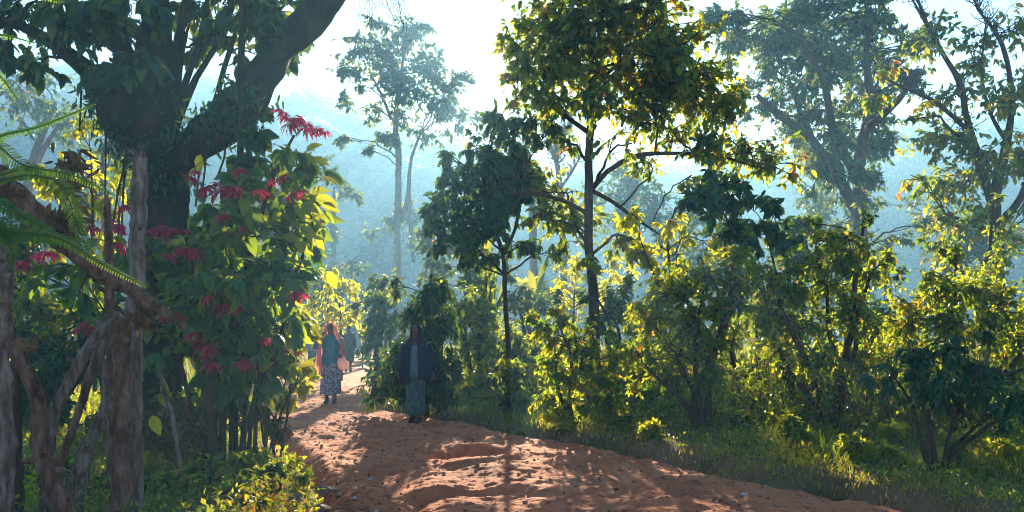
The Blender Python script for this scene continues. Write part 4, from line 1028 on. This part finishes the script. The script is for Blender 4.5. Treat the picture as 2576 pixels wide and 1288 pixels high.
grass_patch('grass', 'far rough grass beyond the bend of the path', 60000, (-26, 20), (20, 60), 123, h=(.15, .35), cond=lambda x, y, l, r: (x < l) | (x > r))

def ground_cover(name, label, n, xr, yr, seed, side):
    rng = np.random.default_rng(seed)
    y = yr[0] + (yr[1] - yr[0]) * rng.random(n) ** 1.4; x = xr[0] + (xr[1] - xr[0]) * rng.random(n)
    l, r = path_edges(y); jit = .5 * fbm(x * 1.2 + 3, y * 1.2, 3)
    keep = (x > r + .1 + jit) if side > 0 else (x < l - .05 + jit)
    cl = fbm(x * 1.1 + 9, y * 1.1 + 2, 3); keep &= cl + rng.random(n) * .7 > .25
    x, y, cl = x[keep], y[keep], cl[keep]; m_ = len(x)
    z = ground_z(x, y) + rng.random(m_) ** 1.6 * (.10 + .30 * np.clip(cl + .3, 0, 1))
    b = MB()
    add_leaves(b, L_FAR, np.stack([x, y, z], -1), rng.normal(size=(m_, 3)) + [0, 0, .2], rng.normal(size=(m_, 3)) * .6 + [0, -.2, 1], rng.uniform(.03, .075, m_), np.clip(.4 + .8 * fbm(x * .6, y * .6 + 30, 2) + rng.normal(size=m_) * .2, 0, 1))
    o = b.build(name, M['leaf_shrub'], kind='stuff'); tag(o, label, 'ground cover'); return o
ground_cover('ground_cover', 'small leafy weeds carpeting the right verge under the bushes', 110000, (-3, 11), (6.6, 20), 126, 1)
ground_cover('ground_cover', 'small leafy weeds carpeting the ground at the lower left', 40000, (-8, -1.2), (5.5, 16), 127, -1)

def undergrowth(name, label, n, xr, yr, seed, side, hmax):
    rng = np.random.default_rng(seed)
    y = yr[0] + (yr[1] - yr[0]) * rng.random(n) ** 1.2; x = xr[0] + (xr[1] - xr[0]) * rng.random(n)
    l, r = path_edges(y)
    off = (x - r) if side > 0 else (l - x)
    cl = fbm(x * .7 + 40, y * .7 + 8, 3) + .25 * fbm(x * 2.5, y * 2.5 + 60, 2)
    hh = hmax * np.clip(cl * 1.3 + .35, .0, 1.0) * smooth(1.2, 3.2, off)
    keep = (hh > .12) & (rng.random(n) < .35 + hh)
    x, y, hh = x[keep], y[keep], hh[keep]; m_ = len(x)
    z = ground_z(x, y) + hh * rng.random(m_) ** .8
    b = MB()
    add_leaves(b, L_FAR, np.stack([x, y, z], -1), rng.normal(size=(m_, 3)) + [0, 0, .1], rng.normal(size=(m_, 3)) * .6 + [0, -.3, .8], rng.uniform(.05, .11, m_), np.clip(.38 + .9 * fbm(x * .8, y * .8 + 70, 2) + rng.normal(size=m_) * .2, 0, 1))
    k = m_ // 9
    p0 = np.stack([x[:k], y[:k], ground_z(x[:k], y[:k])], -1); p1 = p0 + np.stack([rng.normal(size=k) * .12, rng.normal(size=k) * .12, hh[:k]], -1)
    o = b.build(name, M['leaf_shrub'], kind='stuff'); tag(o, label, 'undergrowth')
    b = MB(); batch_tubes(b, np.stack([p0, (p0 + p1) / 2 + rng.normal(size=(k, 3)) * .03, p1], 1), np.tile([.005, .004, .002], (k, 1)), 3)
    o = b.build('undergrowth_stalks', M['wood_brown'], kind='stuff'); tag(o, 'thin brown stalks of the weeds ' + label.split(' weeds ')[-1], 'undergrowth')
undergrowth('undergrowth', 'waist high tangled weeds filling the ground between the right hand bushes', 95000, (-1, 12), (11, 24), 128, 1, 1.15)

# ------------------------------------------------------------------ stones and litter on the path
def rock_mesh(seed, flat=.7):
    import bmesh
    bm = bmesh.new(); bmesh.ops.create_icosphere(bm, subdivisions=2, radius=1)
    rs = np.random.default_rng(seed); pl = unit(rs.normal(size=(9, 3))); off = rs.uniform(.55, .9, 9)
    for v in bm.verts:
        c = np.array(v.co)
        for q, o_ in zip(pl, off):
            e = c @ q - o_
            if e > 0: c = c - q * e * .9
        v.co = Vector((c[0], c[1] * .85, c[2] * flat))
    me = bpy.data.meshes.new('stone'); bm.to_mesh(me); bm.free(); me.materials.append(M['rock']); return me
RM = [rock_mesh(i, .55 + .1 * (i % 4)) for i in range(6)]
def stone(x, y, s, rng, name='stone', sink=.25):
    t = path_t(x, y); z = max(float(path_z(x, y)) if -.03 < t < 1.03 else -9, float(ground_z(x, y)))
    o = bpy.data.objects.new(name, RM[rng.integers(6)]); COL.objects.link(o); o.parent = path
    o.location = (x, y, z + s * (.5 - sink)); o.scale = (s, s * rng.uniform(.8, 1.1), s * rng.uniform(.7, 1))
    o.rotation_euler = (rng.normal() * .25, rng.normal() * .25, rng.uniform(0, 6.28)); return o
rng = np.random.default_rng(131)
for (x, y, s) in [(822, 1205, .11), (808, 1238, .13), (760, 1222, .09), (845, 1215, .07), (790, 1280, .10), (850, 1262, .07), (745, 1270, .08), (700, 1240, .07), (780, 1190, .06), (730, 1195, .06), (850, 1230, .05), (690, 1180, .06), (770, 1265, .07), (830, 1270, .05), (860, 1285, .06), (715, 1150, .05), (740, 1130, .04), (790, 1160, .04)]:
    dd = EYE * FQ / (y - 830); stone((x - 1288) / FQ * dd, dd, s, rng)
for k in range(260):
    y = 7 + 9 * rng.random() ** 1.3; l, r = path_edges(y)
    x = l + (r - l) * (rng.random() ** 1.7 if rng.random() < .6 else rng.random()); stone(x, y, rng.uniform(.012, .035), rng)
# small pale litter, twigs and fallen leaves on the dirt
b = MB(); n = 2200
y = 6.8 + 9 * rng.random(n) ** 1.4; l, r = path_edges(y); x = l + (r - l) * rng.random(n) ** 1.8
pos = np.stack([x, y, path_z(x, y) + .008], -1)
add_leaves(b, L_FAR, pos, rng.normal(size=(n, 3)) * [1, 1, .25], rng.normal(size=(n, 3)) * .35 + [0, 0, 1], rng.uniform(.02, .07, n), rng.random(n))
o = b.build('fallen_leaves', M['leaf_dead'], kind='stuff'); tag(o, 'dry fallen leaves and chips scattered on the dirt path', 'fallen leaves')
M['paper'] = plain('pale_scrap', (.42, .38, .36), noise=.25)
for k, (x, y_, s, lab) in enumerate([(930, 1195, .04, 'bright pale scrap standing upright on the shaded dirt'), (1872, 1238, .035, 'pale flat scrap lying on the right path edge'), (890, 1250, .03, 'grey scrap among the chips at the bottom of the path'), (945, 1262, .028, 'pale scrap at the bottom edge of the path'), (1045, 1002, .05, 'tiny pale scrap at the foot of the hedge by the dark shawl')]):
    dd = EYE * FQ / (y_ - 830); px_ = (x - 1288) / FQ * dd
    z = max(float(path_z(px_, dd)) if 0 < path_t(px_, dd) < 1 else -1, float(ground_z(px_, dd)) )
    b = MB(); rs = np.random.default_rng(800 + k)
    q = spline([[-s, 0, .0], [-s * .3, .01, s * .5], [s * .4, 0, s * .25], [s, .01, s * .7]], 7)
    V = np.stack([q + [0, -.02, 0], q + [.01, .03, .012]], 1).reshape(-1, 3); idx = np.arange(14).reshape(7, 2)
    b.add(V + [px_, dd, z + .01], np.stack([idx[:-1, 0], idx[:-1, 1], idx[1:, 1], idx[1:, 0]], -1))
    o = b.build('paper_scrap', M['paper'], origin=(px_, dd, z)); tag(o, lab, 'litter')

# ------------------------------------------------------------------ people
M['skin'] = plain('skin', (.11, .055, .035), rough=.5, noise=.1)
M['hair'] = plain('hair', (.012, .01, .01), rough=.6)
M['shoe'] = plain('shoe', (.03, .022, .02), rough=.6)
M['teal_cloth'] = plain('teal_cloth', (.02, .16, .19), noise=.2, scale=14)
M['coral_cloth'] = plain('coral_cloth', (.75, .32, .28), noise=.12, trans=((1.0, .56, .5), .72), scale=10)
M['coral_bag'] = plain('coral_plastic', (.8, .46, .4), rough=.35, noise=.12, trans=((1.0, .68, .58), .7), scale=9)
M['navy_cloth'] = plain('navy_cloth', (.006, .014, .03), noise=.3, scale=12)
M['pale_teal_cloth'] = plain('pale_teal_cloth', (.09, .2, .22), noise=.2, scale=16)
M['grey_skirt'] = noise_mat('grey_green_skirt', [(.35, (.04, .07, .07)), (.55, (.08, .12, .12)), (.75, (.13, .17, .165))], (22, 22, 10), bump=.2)
M['print_skirt'] = noise_mat('printed_skirt', [(.40, (.08, .07, .11)), (.5, (.17, .14, .18)), (.57, (.36, .31, .35)), (.8, (.45, .4, .42))], (24, 24, 24), detail=3, bump=.1)
M['coat'] = plain('dark_green_coat', (.02, .045, .045), noise=.2)
M['pale_wrap'] = noise_mat('pale_striped_wrap', [(.40, (.22, .2, .24)), (.5, (.5, .44, .46)), (.6, (.26, .24, .3))], (45, 2, 2), detail=1, bump=0)
M['white_wrap'] = plain('white_wrap', (.6, .62, .64), noise=.12)

def loft(rings, seg=28, fold=0.0, nf=7, ph=0.0, open_front=0.0, tilt=None):
    """rings: (cx, cy, z, rx, ry[, fold factor]); front is -Y. Open rings leave a gap at the front."""
    R = spline([list(r) + [1.0] * (6 - len(r)) for r in rings], len(rings) * 4)
    if open_front > 0:
        a = np.linspace(-np.pi / 2 + open_front, 1.5 * np.pi - open_front, seg)
    else:
        a = np.linspace(0, 2 * np.pi, seg, endpoint=False)
    V = []
    for (cx, cy_, z, rx, ry, ff) in R:
        k = 1 + fold * ff * (np.sin(nf * a + ph) * .6 + np.sin((nf * 2 + 1) * a + ph * 2 + z * 4) * .4)
        V.append(np.stack([cx + np.cos(a) * rx * k, cy_ + np.sin(a) * ry * k, z - .09 * max(0, ff - 1) * np.sin(3 * a + ph)], -1))
    V = np.array(V); n = len(V); idx = np.arange(n * seg).reshape(n, seg)
    if open_front > 0:
        q = np.stack([idx[:-1, :-1], idx[:-1, 1:], idx[1:, 1:], idx[1:, :-1]], -1).reshape(-1, 4); fs = [q]
    else:
        q = np.stack([idx[:-1], np.roll(idx[:-1], -1, 1), np.roll(idx[1:], -1, 1), idx[1:]], -1).reshape(-1, 4); fs = [q, idx[0][::-1][None], idx[-1][None]]
    return V.reshape(-1, 3), fs

def hand(mb, wrist, dirv, palm_n, side, curl=.5):
    """palm and five fingers; side = +1 thumb towards cross(dir, normal)"""
    dv = unit(np.array(dirv, float)); nv = np.array(palm_n, float); nv = unit(nv - dv * (nv @ dv)); sv = np.cross(dv, nv) * side
    w = np.array(wrist, float)
    mb.add(*tube([w - dv * .02, w + dv * .03, w + dv * .085], [.024, .032, .03], 10))
    for k, (o, L) in enumerate([(.027, .068), (.009, .078), (-.009, .072), (-.027, .056)]):
        b0 = w + dv * .075 + sv * o
        p1 = b0 + (dv * math.cos(curl * .6) + nv * math.sin(curl * .6)) * L * .45
        p2 = p1 + (dv * math.cos(curl * 1.5) + nv * math.sin(curl * 1.5)) * L * .33
        p3 = p2 + (dv * math.cos(curl * 2.2) + nv * math.sin(curl * 2.2)) * L * .27
        mb.add(*tube([b0, p1, p2, p3], [.0105, .010, .0092, .0075], 7))
    t0 = w + dv * .03 + sv * .026; t1 = t0 + unit(sv * .8 + dv * .6 + nv * .3) * .035; t2 = t1 + unit(sv * .25 + dv + nv * .5) * .032
    mb.add(*tube([t0, t1, t2], [.0125, .011, .009], 7))

def body_mesh(arms, legs, head_c=(0, -.01, 1.505), voxel=.009, face=True, head_tilt=0.0):
    b = MB()
    b.add(*loft([(0, 0, .82, .14, .10), (0, 0, .9, .165, .12), (0, 0, 1.0, .15, .11), (0, 0, 1.1, .135, .10), (0, -.005, 1.22, .16, .115), (0, 0, 1.32, .165, .10), (0, .005, 1.37, .10, .075), (0, .005, 1.41, .055, .055)], 24))
    b.add(*tube([(0, .008, 1.34), (0, .004, 1.40), (0, -.008, 1.455)], [.056, .052, .05], 12))
    hx, hy, hz = head_c
    b.add(*loft([(hx, hy - .02, hz - .125, .022, .03), (hx, hy - .018, hz - .11, .042, .055), (hx, hy - .008, hz - .07, .058, .078), (hx, hy, hz - .02, .069, .09), (hx, hy + .006, hz + .03, .073, .096), (hx, hy + .01, hz + .075, .066, .086), (hx, hy + .01, hz + .105, .042, .056), (hx, hy + .01, hz + .117, .015, .02)], 28))
    if face:
        b.add(*tube([(hx, hy - .082, hz + .01), (hx, hy - .098, hz - .02), (hx, hy - .108, hz - .038), (hx, hy - .09, hz - .05)], [.008, .011, .0155, .009], 8))
        b.add(*tube([(hx - .026, hy - .082, hz - .075), (hx, hy - .093, hz - .073), (hx + .026, hy - .082, hz - .075)], [.006, .011, .006], 8))
        b.add(*tube([(hx - .045, hy - .075, hz + .018), (hx - .02, hy - .092, hz + .022), (hx, hy - .09, hz + .016), (hx + .02, hy - .092, hz + .022), (hx + .045, hy - .075, hz + .018)], [.007, .009, .008, .009, .007], 8))
        b.add(*tube([(hx - .03, hy - .07, hz - .112), (hx, hy - .082, hz - .115), (hx + .03, hy - .07, hz - .112)], [.012, .017, .012], 8))
    for s in (-1, 1):
        b.add(*tube([(hx + s * .07, hy + .005, hz - .035), (hx + s * .078, hy + .012, hz - .01), (hx + s * .074, hy + .014, hz + .015)], [.009, .016, .011], 8))
    for (sh, el, wr, hd, pn, side, curl) in arms:
        sh, el, wr = map(np.array, (sh, el, wr))
        p = spline([sh, sh + (el - sh) * .5, el, el + (wr - el) * .5, wr], 16)
        b.add(*tube(p, np.interp(np.linspace(0, 1, 16), [0, .2, .5, .62, 1], [.055, .05, .04, .041, .026]), 12))
        hand(b, wr, hd, pn, side, curl)
    for (hp, kn, an, toe) in legs:
        hp, kn, an, toe = map(np.array, (hp, kn, an, toe))
        p = spline([hp, hp + (kn - hp) * .5, kn, kn + (an - kn) * .4, an], 18)
        b.add(*tube(p, np.interp(np.linspace(0, 1, 18), [0, .25, .5, .64, 1], [.095, .085, .056, .058, .036]), 14))
        b.add(*tube([an + [0, .035, -.03], an + [0, .0, -.035], (an + toe) / 2 + [0, 0, -.018], toe], [.034, .04, .036, .024], 10))
    me = b.mesh('body')
    o = bpy.data.objects.new('body', me); COL.objects.link(o)
    md = o.modifiers.new('remesh', 'REMESH'); md.mode = 'VOXEL'; md.voxel_size = voxel; md.use_smooth_shade = True
    sm = o.modifiers.new('smooth', 'SMOOTH'); sm.factor = .5; sm.iterations = 2
    dc = o.modifiers.new('dec', 'DECIMATE'); dc.ratio = .35
    dg = bpy.context.evaluated_depsgraph_get(); dg.update()
    out = bpy.data.meshes.new_from_object(o.evaluated_get(dg))
    bpy.data.objects.remove(o)
    out.polygons.foreach_set('use_smooth', np.ones(len(out.polygons), dtype=bool))
    return out

def put(root, name, me, mat, solid=0):
    me.materials.clear(); me.materials.append(M[mat])
    o = bpy.data.objects.new(name, me); COL.objects.link(o); o.parent = root
    if solid:
        md = o.modifiers.new('solid', 'SOLIDIFY'); md.thickness = solid
    return o

def cloth(root, name, mat, vf, solid=0):
    b = MB(); b.add(*vf); return put(root, name, b.mesh(name, smooth_shade=True), mat, solid)

def drape(rows, nu=9):
    """cloth strip: rows of points across, from top to bottom"""
    R = np.array([spline(r, nu) for r in rows]); n = len(rows) * 4
    V = np.stack([spline(R[:, k], n) for k in range(nu)], 1)
    a = np.linspace(0, 3 * np.pi, nu)
    V[:, :, 1] += .012 * np.sin(a)[None] * np.linspace(.2, 1, n)[:, None]
    idx = np.arange(n * nu).reshape(n, nu)
    return V.reshape(-1, 3), [np.stack([idx[:-1, :-1], idx[:-1, 1:], idx[1:, 1:], idx[1:, :-1]], -1).reshape(-1, 4)]

def person(label, x, d, height, rotz, arms, legs, voxel, face=True):
    X = (x - 1288) / FQ * d
    t = path_t(X, d); z = float(path_z(X, d)) if 0 < t < 1 else float(ground_z(X, d))
    root = thing('person', label, 'person', (X, d, z + .005))
    s = height / 1.62; root.scale = (s, s, s); root.rotation_euler = (0, 0, rotz)
    me = body_mesh(arms, legs, voxel=voxel, face=face)
    put(root, 'body', me, 'skin')
    return root

def shoes(root, legs, mat='shoe'):
    for (hp, kn, an, toe) in legs:
        an, toe = np.array(an), np.array(toe)
        b = MB(); b.add(*tube([an + [0, .05, -.045], an + [0, .01, -.04], (an + toe) / 2 + [0, 0, -.022], toe + [0, -.012, -.002]], [.036, .05, .046, .03], 12)); b.add(*tube([an + [0, .01, -.05], an + [0, .008, .03]], [.045, .044], 12))
        put(root, 'shoe', b.mesh('shoe', smooth_shade=True), mat)

def eyes(root, hc=(0, -.01, 1.505)):
    for s in (-1, 1):
        b = MB(); b.add(*loft([(hc[0] + s * .029, hc[1] - .079, hc[2] - .008, .002, .002), (hc[0] + s * .029, hc[1] - .081, hc[2], .012, .008), (hc[0] + s * .029, hc[1] - .079, hc[2] + .008, .002, .002)], 10))
        put(root, 'eye', b.mesh('eye', smooth_shade=True), 'hair')

# woman in the coral shawl, carrying a bag
legs = [((-.085, 0, .86), (-.09, -.07, .47), (-.085, .05, .085), (-.10, -.10, .03)), ((.085, 0, .86), (.085, -.02, .46), (.08, -.03, .085), (.09, -.19, .03))]
arms = [((-.165, 0, 1.315), (-.31, -.06, 1.14), (-.15, -.16, 1.33), (.35, -.1, 1), (.6, .4, 0), 1, .8),
        ((.165, 0, 1.315), (.245, .02, 1.06), (.215, -.17, .97), (.1, -.8, .1), (0, .1, -1), 1, 1.3)]
w1 = person('woman in coral shawl and teal top walking towards the camera with a bag', 832, 18.0, 1.64, 0.04, arms, legs, .0085)
shoes(w1, legs); eyes(w1)
cloth(w1, 'blouse', 'teal_cloth', loft([(0, 0, .80, .19, .14), (0, 0, .9, .185, .135), (0, 0, 1.05, .165, .125), (0, -.012, 1.2, .18, .135), (0, 0, 1.3, .185, .12), (0, .005, 1.36, .115, .09), (0, .005, 1.385, .085, .075)], 30, .02, 6))
for (sh, el, wr, *_r) in arms[:2]:
    sh, el, wr = map(np.array, (sh, el, wr)); p = spline([sh - [0, 0, .01], (sh + el) / 2, el, el + (wr - el) * .35], 12)
    cloth(w1, 'sleeve', 'teal_cloth', tube(p, np.linspace(.075, .056, 12), 14, .08))
cloth(w1, 'skirt', 'print_skirt', loft([(0, 0, .88, .17, .125, .3), (0, 0, .7, .2, .16, .6), (0, -.01, .45, .2, .19, 1), (0, -.02, .2, .215, .2, 1.2)], 48, .05, 9))
cloth(w1, 'head_wrap', 'coral_cloth', loft([(0, .03, 1.31, .125, .10), (0, .025, 1.40, .105, .10), (0, .02, 1.5, .102, .112), (0, .02, 1.58, .092, .105), (0, .015, 1.63, .05, .06), (0, .015, 1.642, .01, .012)], 30, .02, 5, 0, .62), .004)
cloth(w1, 'shawl', 'coral_cloth', drape([[(-.05, -.10, 1.60), (-.10, -.03, 1.61), (-.10, .08, 1.57)], [(-.085, -.12, 1.45), (-.14, -.05, 1.45), (-.13, .08, 1.42)], [(-.12, -.17, 1.30), (-.2, -.10, 1.30), (-.2, .06, 1.30)], [(-.15, -.2, 1.1), (-.22, -.14, 1.1), (-.25, -.02, 1.12)], [(-.15, -.19, .9), (-.22, -.16, .9), (-.28, -.06, .9)], [(-.16, -.19, .75), (-.23, -.16, .72), (-.29, -.08, .76)], [(-.19, -.18, .64), (-.22, -.16, .6), (-.27, -.1, .68)]], 13), .004)
cloth(w1, 'shawl', 'coral_cloth', drape([[(.05, -.10, 1.60), (.10, -.03, 1.61), (.10, .08, 1.57)], [(.085, -.12, 1.45), (.14, -.05, 1.45), (.13, .08, 1.42)], [(.13, -.14, 1.32), (.21, -.08, 1.32), (.21, .07, 1.30)], [(.2, -.13, 1.18), (.27, -.06, 1.18), (.27, .07, 1.16)], [(.21, -.15, 1.05), (.3, -.08, 1.04), (.3, .07, 1.05)], [(.2, -.17, .98), (.29, -.1, .97), (.3, .05, .98)]], 13), .004)
cloth(w1, 'shawl', 'coral_cloth', drape([[(-.2, .06, 1.33), (0, .15, 1.36), (.2, .07, 1.33)], [(-.25, .08, 1.2), (0, .17, 1.2), (.27, .08, 1.18)], [(-.26, .08, 1.0), (0, .18, .98), (.29, .08, 1.0)], [(-.27, .05, .85), (0, .19, .8), (.26, .09, .86)]], 17), .004)
bagc = np.array(w1.location) + np.array([.275, -.2, 0]) * 1.01
bag = thing('shopping_bag', 'bulging coral plastic bag held by the woman in the coral shawl', 'bag', bagc + [0, 0, .70])
b = MB(); b.add(*loft([(.02, 0, .0, .02, .02), (.02, 0, .012, .07, .05), (.015, 0, .08, .105, .075), (.005, 0, .16, .10, .07), (-.015, 0, .24, .06, .045), (-.04, 0, .31, .024, .02)], 32, .09, 6)); o = put(bag, 'sack', b.mesh('sack', smooth_shade=True), 'coral_bag')
b = MB(); b.add(*tube(spline([(-.04, .0, .27), (-.06, -.01, .33), (-.055, 0, .36), (-.03, .01, .33), (-.02, .0, .27)], 12), np.full(12, .008), 7)); put(bag, 'handle', b.mesh('handle', smooth_shade=True), 'coral_bag')

# woman in the dark shawl
legs = [((-.085, 0, .86), (-.085, -.05, .47), (-.075, .06, .085), (-.085, -.08, .03)), ((.085, 0, .86), (.08, -.04, .46), (.07, -.08, .085), (.075, -.24, .03))]
arms = [((-.165, 0, 1.315), (-.25, .03, 1.06), (-.27, -.06, .83), (-.05, -.2, -1), (1, 0, 0), -1, .5), ((.165, 0, 1.315), (.25, .04, 1.06), (.28, -.02, .83), (.1, -.2, -1), (-1, 0, 0), 1, .5)]
w2 = person('woman in navy shawl and long grey skirt walking in the shade of the hedge', 1046, 14.8, 1.64, -.05, arms, legs, .0085)
shoes(w2, legs); eyes(w2)
cloth(w2, 'blouse', 'pale_teal_cloth', loft([(0, 0, .76, .175, .14), (0, 0, .9, .17, .135), (0, 0, 1.05, .155, .125), (0, -.012, 1.2, .165, .13), (0, 0, 1.28, .15, .115), (0, .005, 1.34, .10, .085), (0, .005, 1.395, .07, .066)], 30, .02, 6))
cloth(w2, 'skirt', 'grey_skirt', loft([(0, 0, .9, .16, .125, .3), (0, 0, .7, .17, .15, .6), (-.005, -.02, .45, .155, .17, 1), (-.01, -.03, .17, .16, .18, 1.3)], 48, .07, 7, 1))
cloth(w2, 'head_wrap', 'navy_cloth', loft([(0, .02, 1.30, .15, .11), (0, .022, 1.40, .112, .105), (0, .02, 1.5, .10, .112), (0, .02, 1.58, .09, .103), (0, .015, 1.625, .05, .06), (0, .015, 1.636, .01, .012)], 30, .02, 5, 0, .55), .005)
cloth(w2, 'shawl', 'navy_cloth', loft([(0, .0, .69, .255, .2, 1.6), (0, .0, .82, .285, .21, 1.2), (0, .0, .98, .285, .2, .9), (0, .0, 1.12, .262, .185, .7), (0, 0, 1.25, .225, .165, .5), (0, .01, 1.33, .165, .13, .3), (0, .012, 1.41, .112, .105, .1)], 60, .055, 7, 2, .24), .006)
for (sh, el, wr, *_r) in arms:
    sh, el, wr = map(np.array, (sh, el, wr)); p = spline([sh - [0, 0, .01], (sh + el) / 2, el, wr + (el - wr) * .12], 14)
    cloth(w2, 'sleeve', 'navy_cloth', tube(p, np.linspace(.075, .05, 14), 14, .1))

# three walkers further off
legs3 = [((-.08, 0, .86), (-.08, -.04, .47), (-.08, .06, .085), (-.085, -.08, .03)), ((.08, 0, .86), (.08, -.03, .46), (.075, -.06, .085), (.08, -.2, .03))]
arms3 = [((-.165, 0, 1.315), (-.22, .03, 1.06), (-.22, -.03, .83), (0, -.2, -1), (1, 0, 0), -1, .5), ((.165, 0, 1.315), (.22, .04, 1.06), (.23, -.03, .83), (0, -.2, -1), (-1, 0, 0), 1, .5)]
w3 = person('person in a long dark coat walking away behind the coral shawl', 876, 33, 1.74, math.pi + .1, arms3, legs3, .014)
shoes(w3, legs3)
cloth(w3, 'coat', 'coat', loft([(0, 0, .36, .2, .15, 1), (0, 0, .6, .2, .15, .8), (0, 0, .9, .195, .14), (0, 0, 1.1, .185, .13), (0, 0, 1.28, .2, .13), (0, .005, 1.36, .12, .09), (0, .005, 1.41, .07, .065)], 28, .03, 6))
for (sh, el, wr, *_r) in arms3:
    sh, el, wr = map(np.array, (sh, el, wr)); cloth(w3, 'sleeve', 'coat', tube(spline([sh, (sh + el) / 2, el, wr], 12), np.linspace(.075, .055, 12), 12))
cloth(w3, 'hair', 'hair', loft([(0, .02, 1.49, .075, .09), (0, .012, 1.56, .08, .1), (0, .01, 1.61, .055, .07), (0, .01, 1.63, .01, .012)], 20))
w4 = person('person wrapped in a pale striped cloth left of the coral shawl', 786, 38, 1.70, .2, arms3, legs3, .014)
shoes(w4, legs3)
cloth(w4, 'wrap', 'pale_wrap', loft([(0, 0, .62, .23, .17, 1), (0, 0, .8, .25, .18, 1), (0, 0, 1.1, .25, .17), (0, 0, 1.28, .22, .15), (0, .005, 1.38, .11, .1)], 30, .05, 7))
cloth(w4, 'skirt', 'grey_skirt', loft([(0, 0, .8, .17, .13), (0, 0, .5, .18, .15, 1), (0, 0, .25, .17, .16, 1.2)], 30, .04, 7))
cloth(w4, 'hair', 'hair', loft([(0, .02, 1.49, .075, .09), (0, .012, 1.56, .08, .1), (0, .01, 1.61, .055, .07), (0, .01, 1.63, .01, .012)], 20))
w5 = person('person with dark jacket and white wrap far along the path', 926, 42, 1.74, -.3, arms3, legs3, .014)
shoes(w5, legs3)
cloth(w5, 'wrap', 'white_wrap', loft([(.05, 0, .55, .2, .16, 1), (.04, 0, .8, .2, .16, 1), (.03, 0, 1.1, .19, .15), (.02, 0, 1.28, .19, .14), (0, .005, 1.38, .11, .1)], 30, .05, 7))
cloth(w5, 'jacket', 'coat', loft([(-.1, 0, .75, .16, .18, 1), (-.1, 0, 1.0, .17, .17, 1), (-.08, 0, 1.2, .17, .16), (-.05, 0, 1.33, .14, .12), (0, .01, 1.4, .08, .08)], 30, .05, 7))
cloth(w5, 'trousers', 'coat', loft([(0, 0, .85, .17, .13), (0, 0, .5, .16, .13, 1), (0, 0, .12, .14, .12, 1.2)], 30, .04, 7))
cloth(w5, 'hair', 'hair', loft([(0, .02, 1.49, .075, .09), (0, .012, 1.56, .08, .1), (0, .01, 1.61, .055, .07), (0, .01, 1.63, .01, .012)], 20))

# ------------------------------------------------------------------ haze
me = bpy.data.meshes.new('haze')
x0, x1, y0, y1, z0, z1 = -260, 260, -22, 290, -2.0, 74.0
me.from_pydata([(x0, y0, z0), (x1, y0, z0), (x1, y1, z0), (x0, y1, z0), (x0, y0, z1), (x1, y0, z1), (x1, y1, z1), (x0, y1, z1)], [],
               [(0, 3, 2, 1), (4, 5, 6, 7), (0, 1, 5, 4), (1, 2, 6, 5), (2, 3, 7, 6), (3, 0, 4, 7)])
hz = bpy.data.objects.new('haze', me); COL.objects.link(hz); hz['kind'] = 'stuff'
tag(hz, 'blue morning smoke haze hanging between the trees', 'haze')
m, nt, out = new_mat('haze')
pv = nt.nodes.new('ShaderNodeVolumePrincipled')
pv.inputs['Color'].default_value = (.31, .66, 1.0, 1)
pv.inputs['Density'].default_value = HAZE_DENSITY
pv.inputs['Anisotropy'].default_value = HAZE_G
nt.links.new(pv.outputs[0], out.inputs['Volume'])
me.materials.append(m)
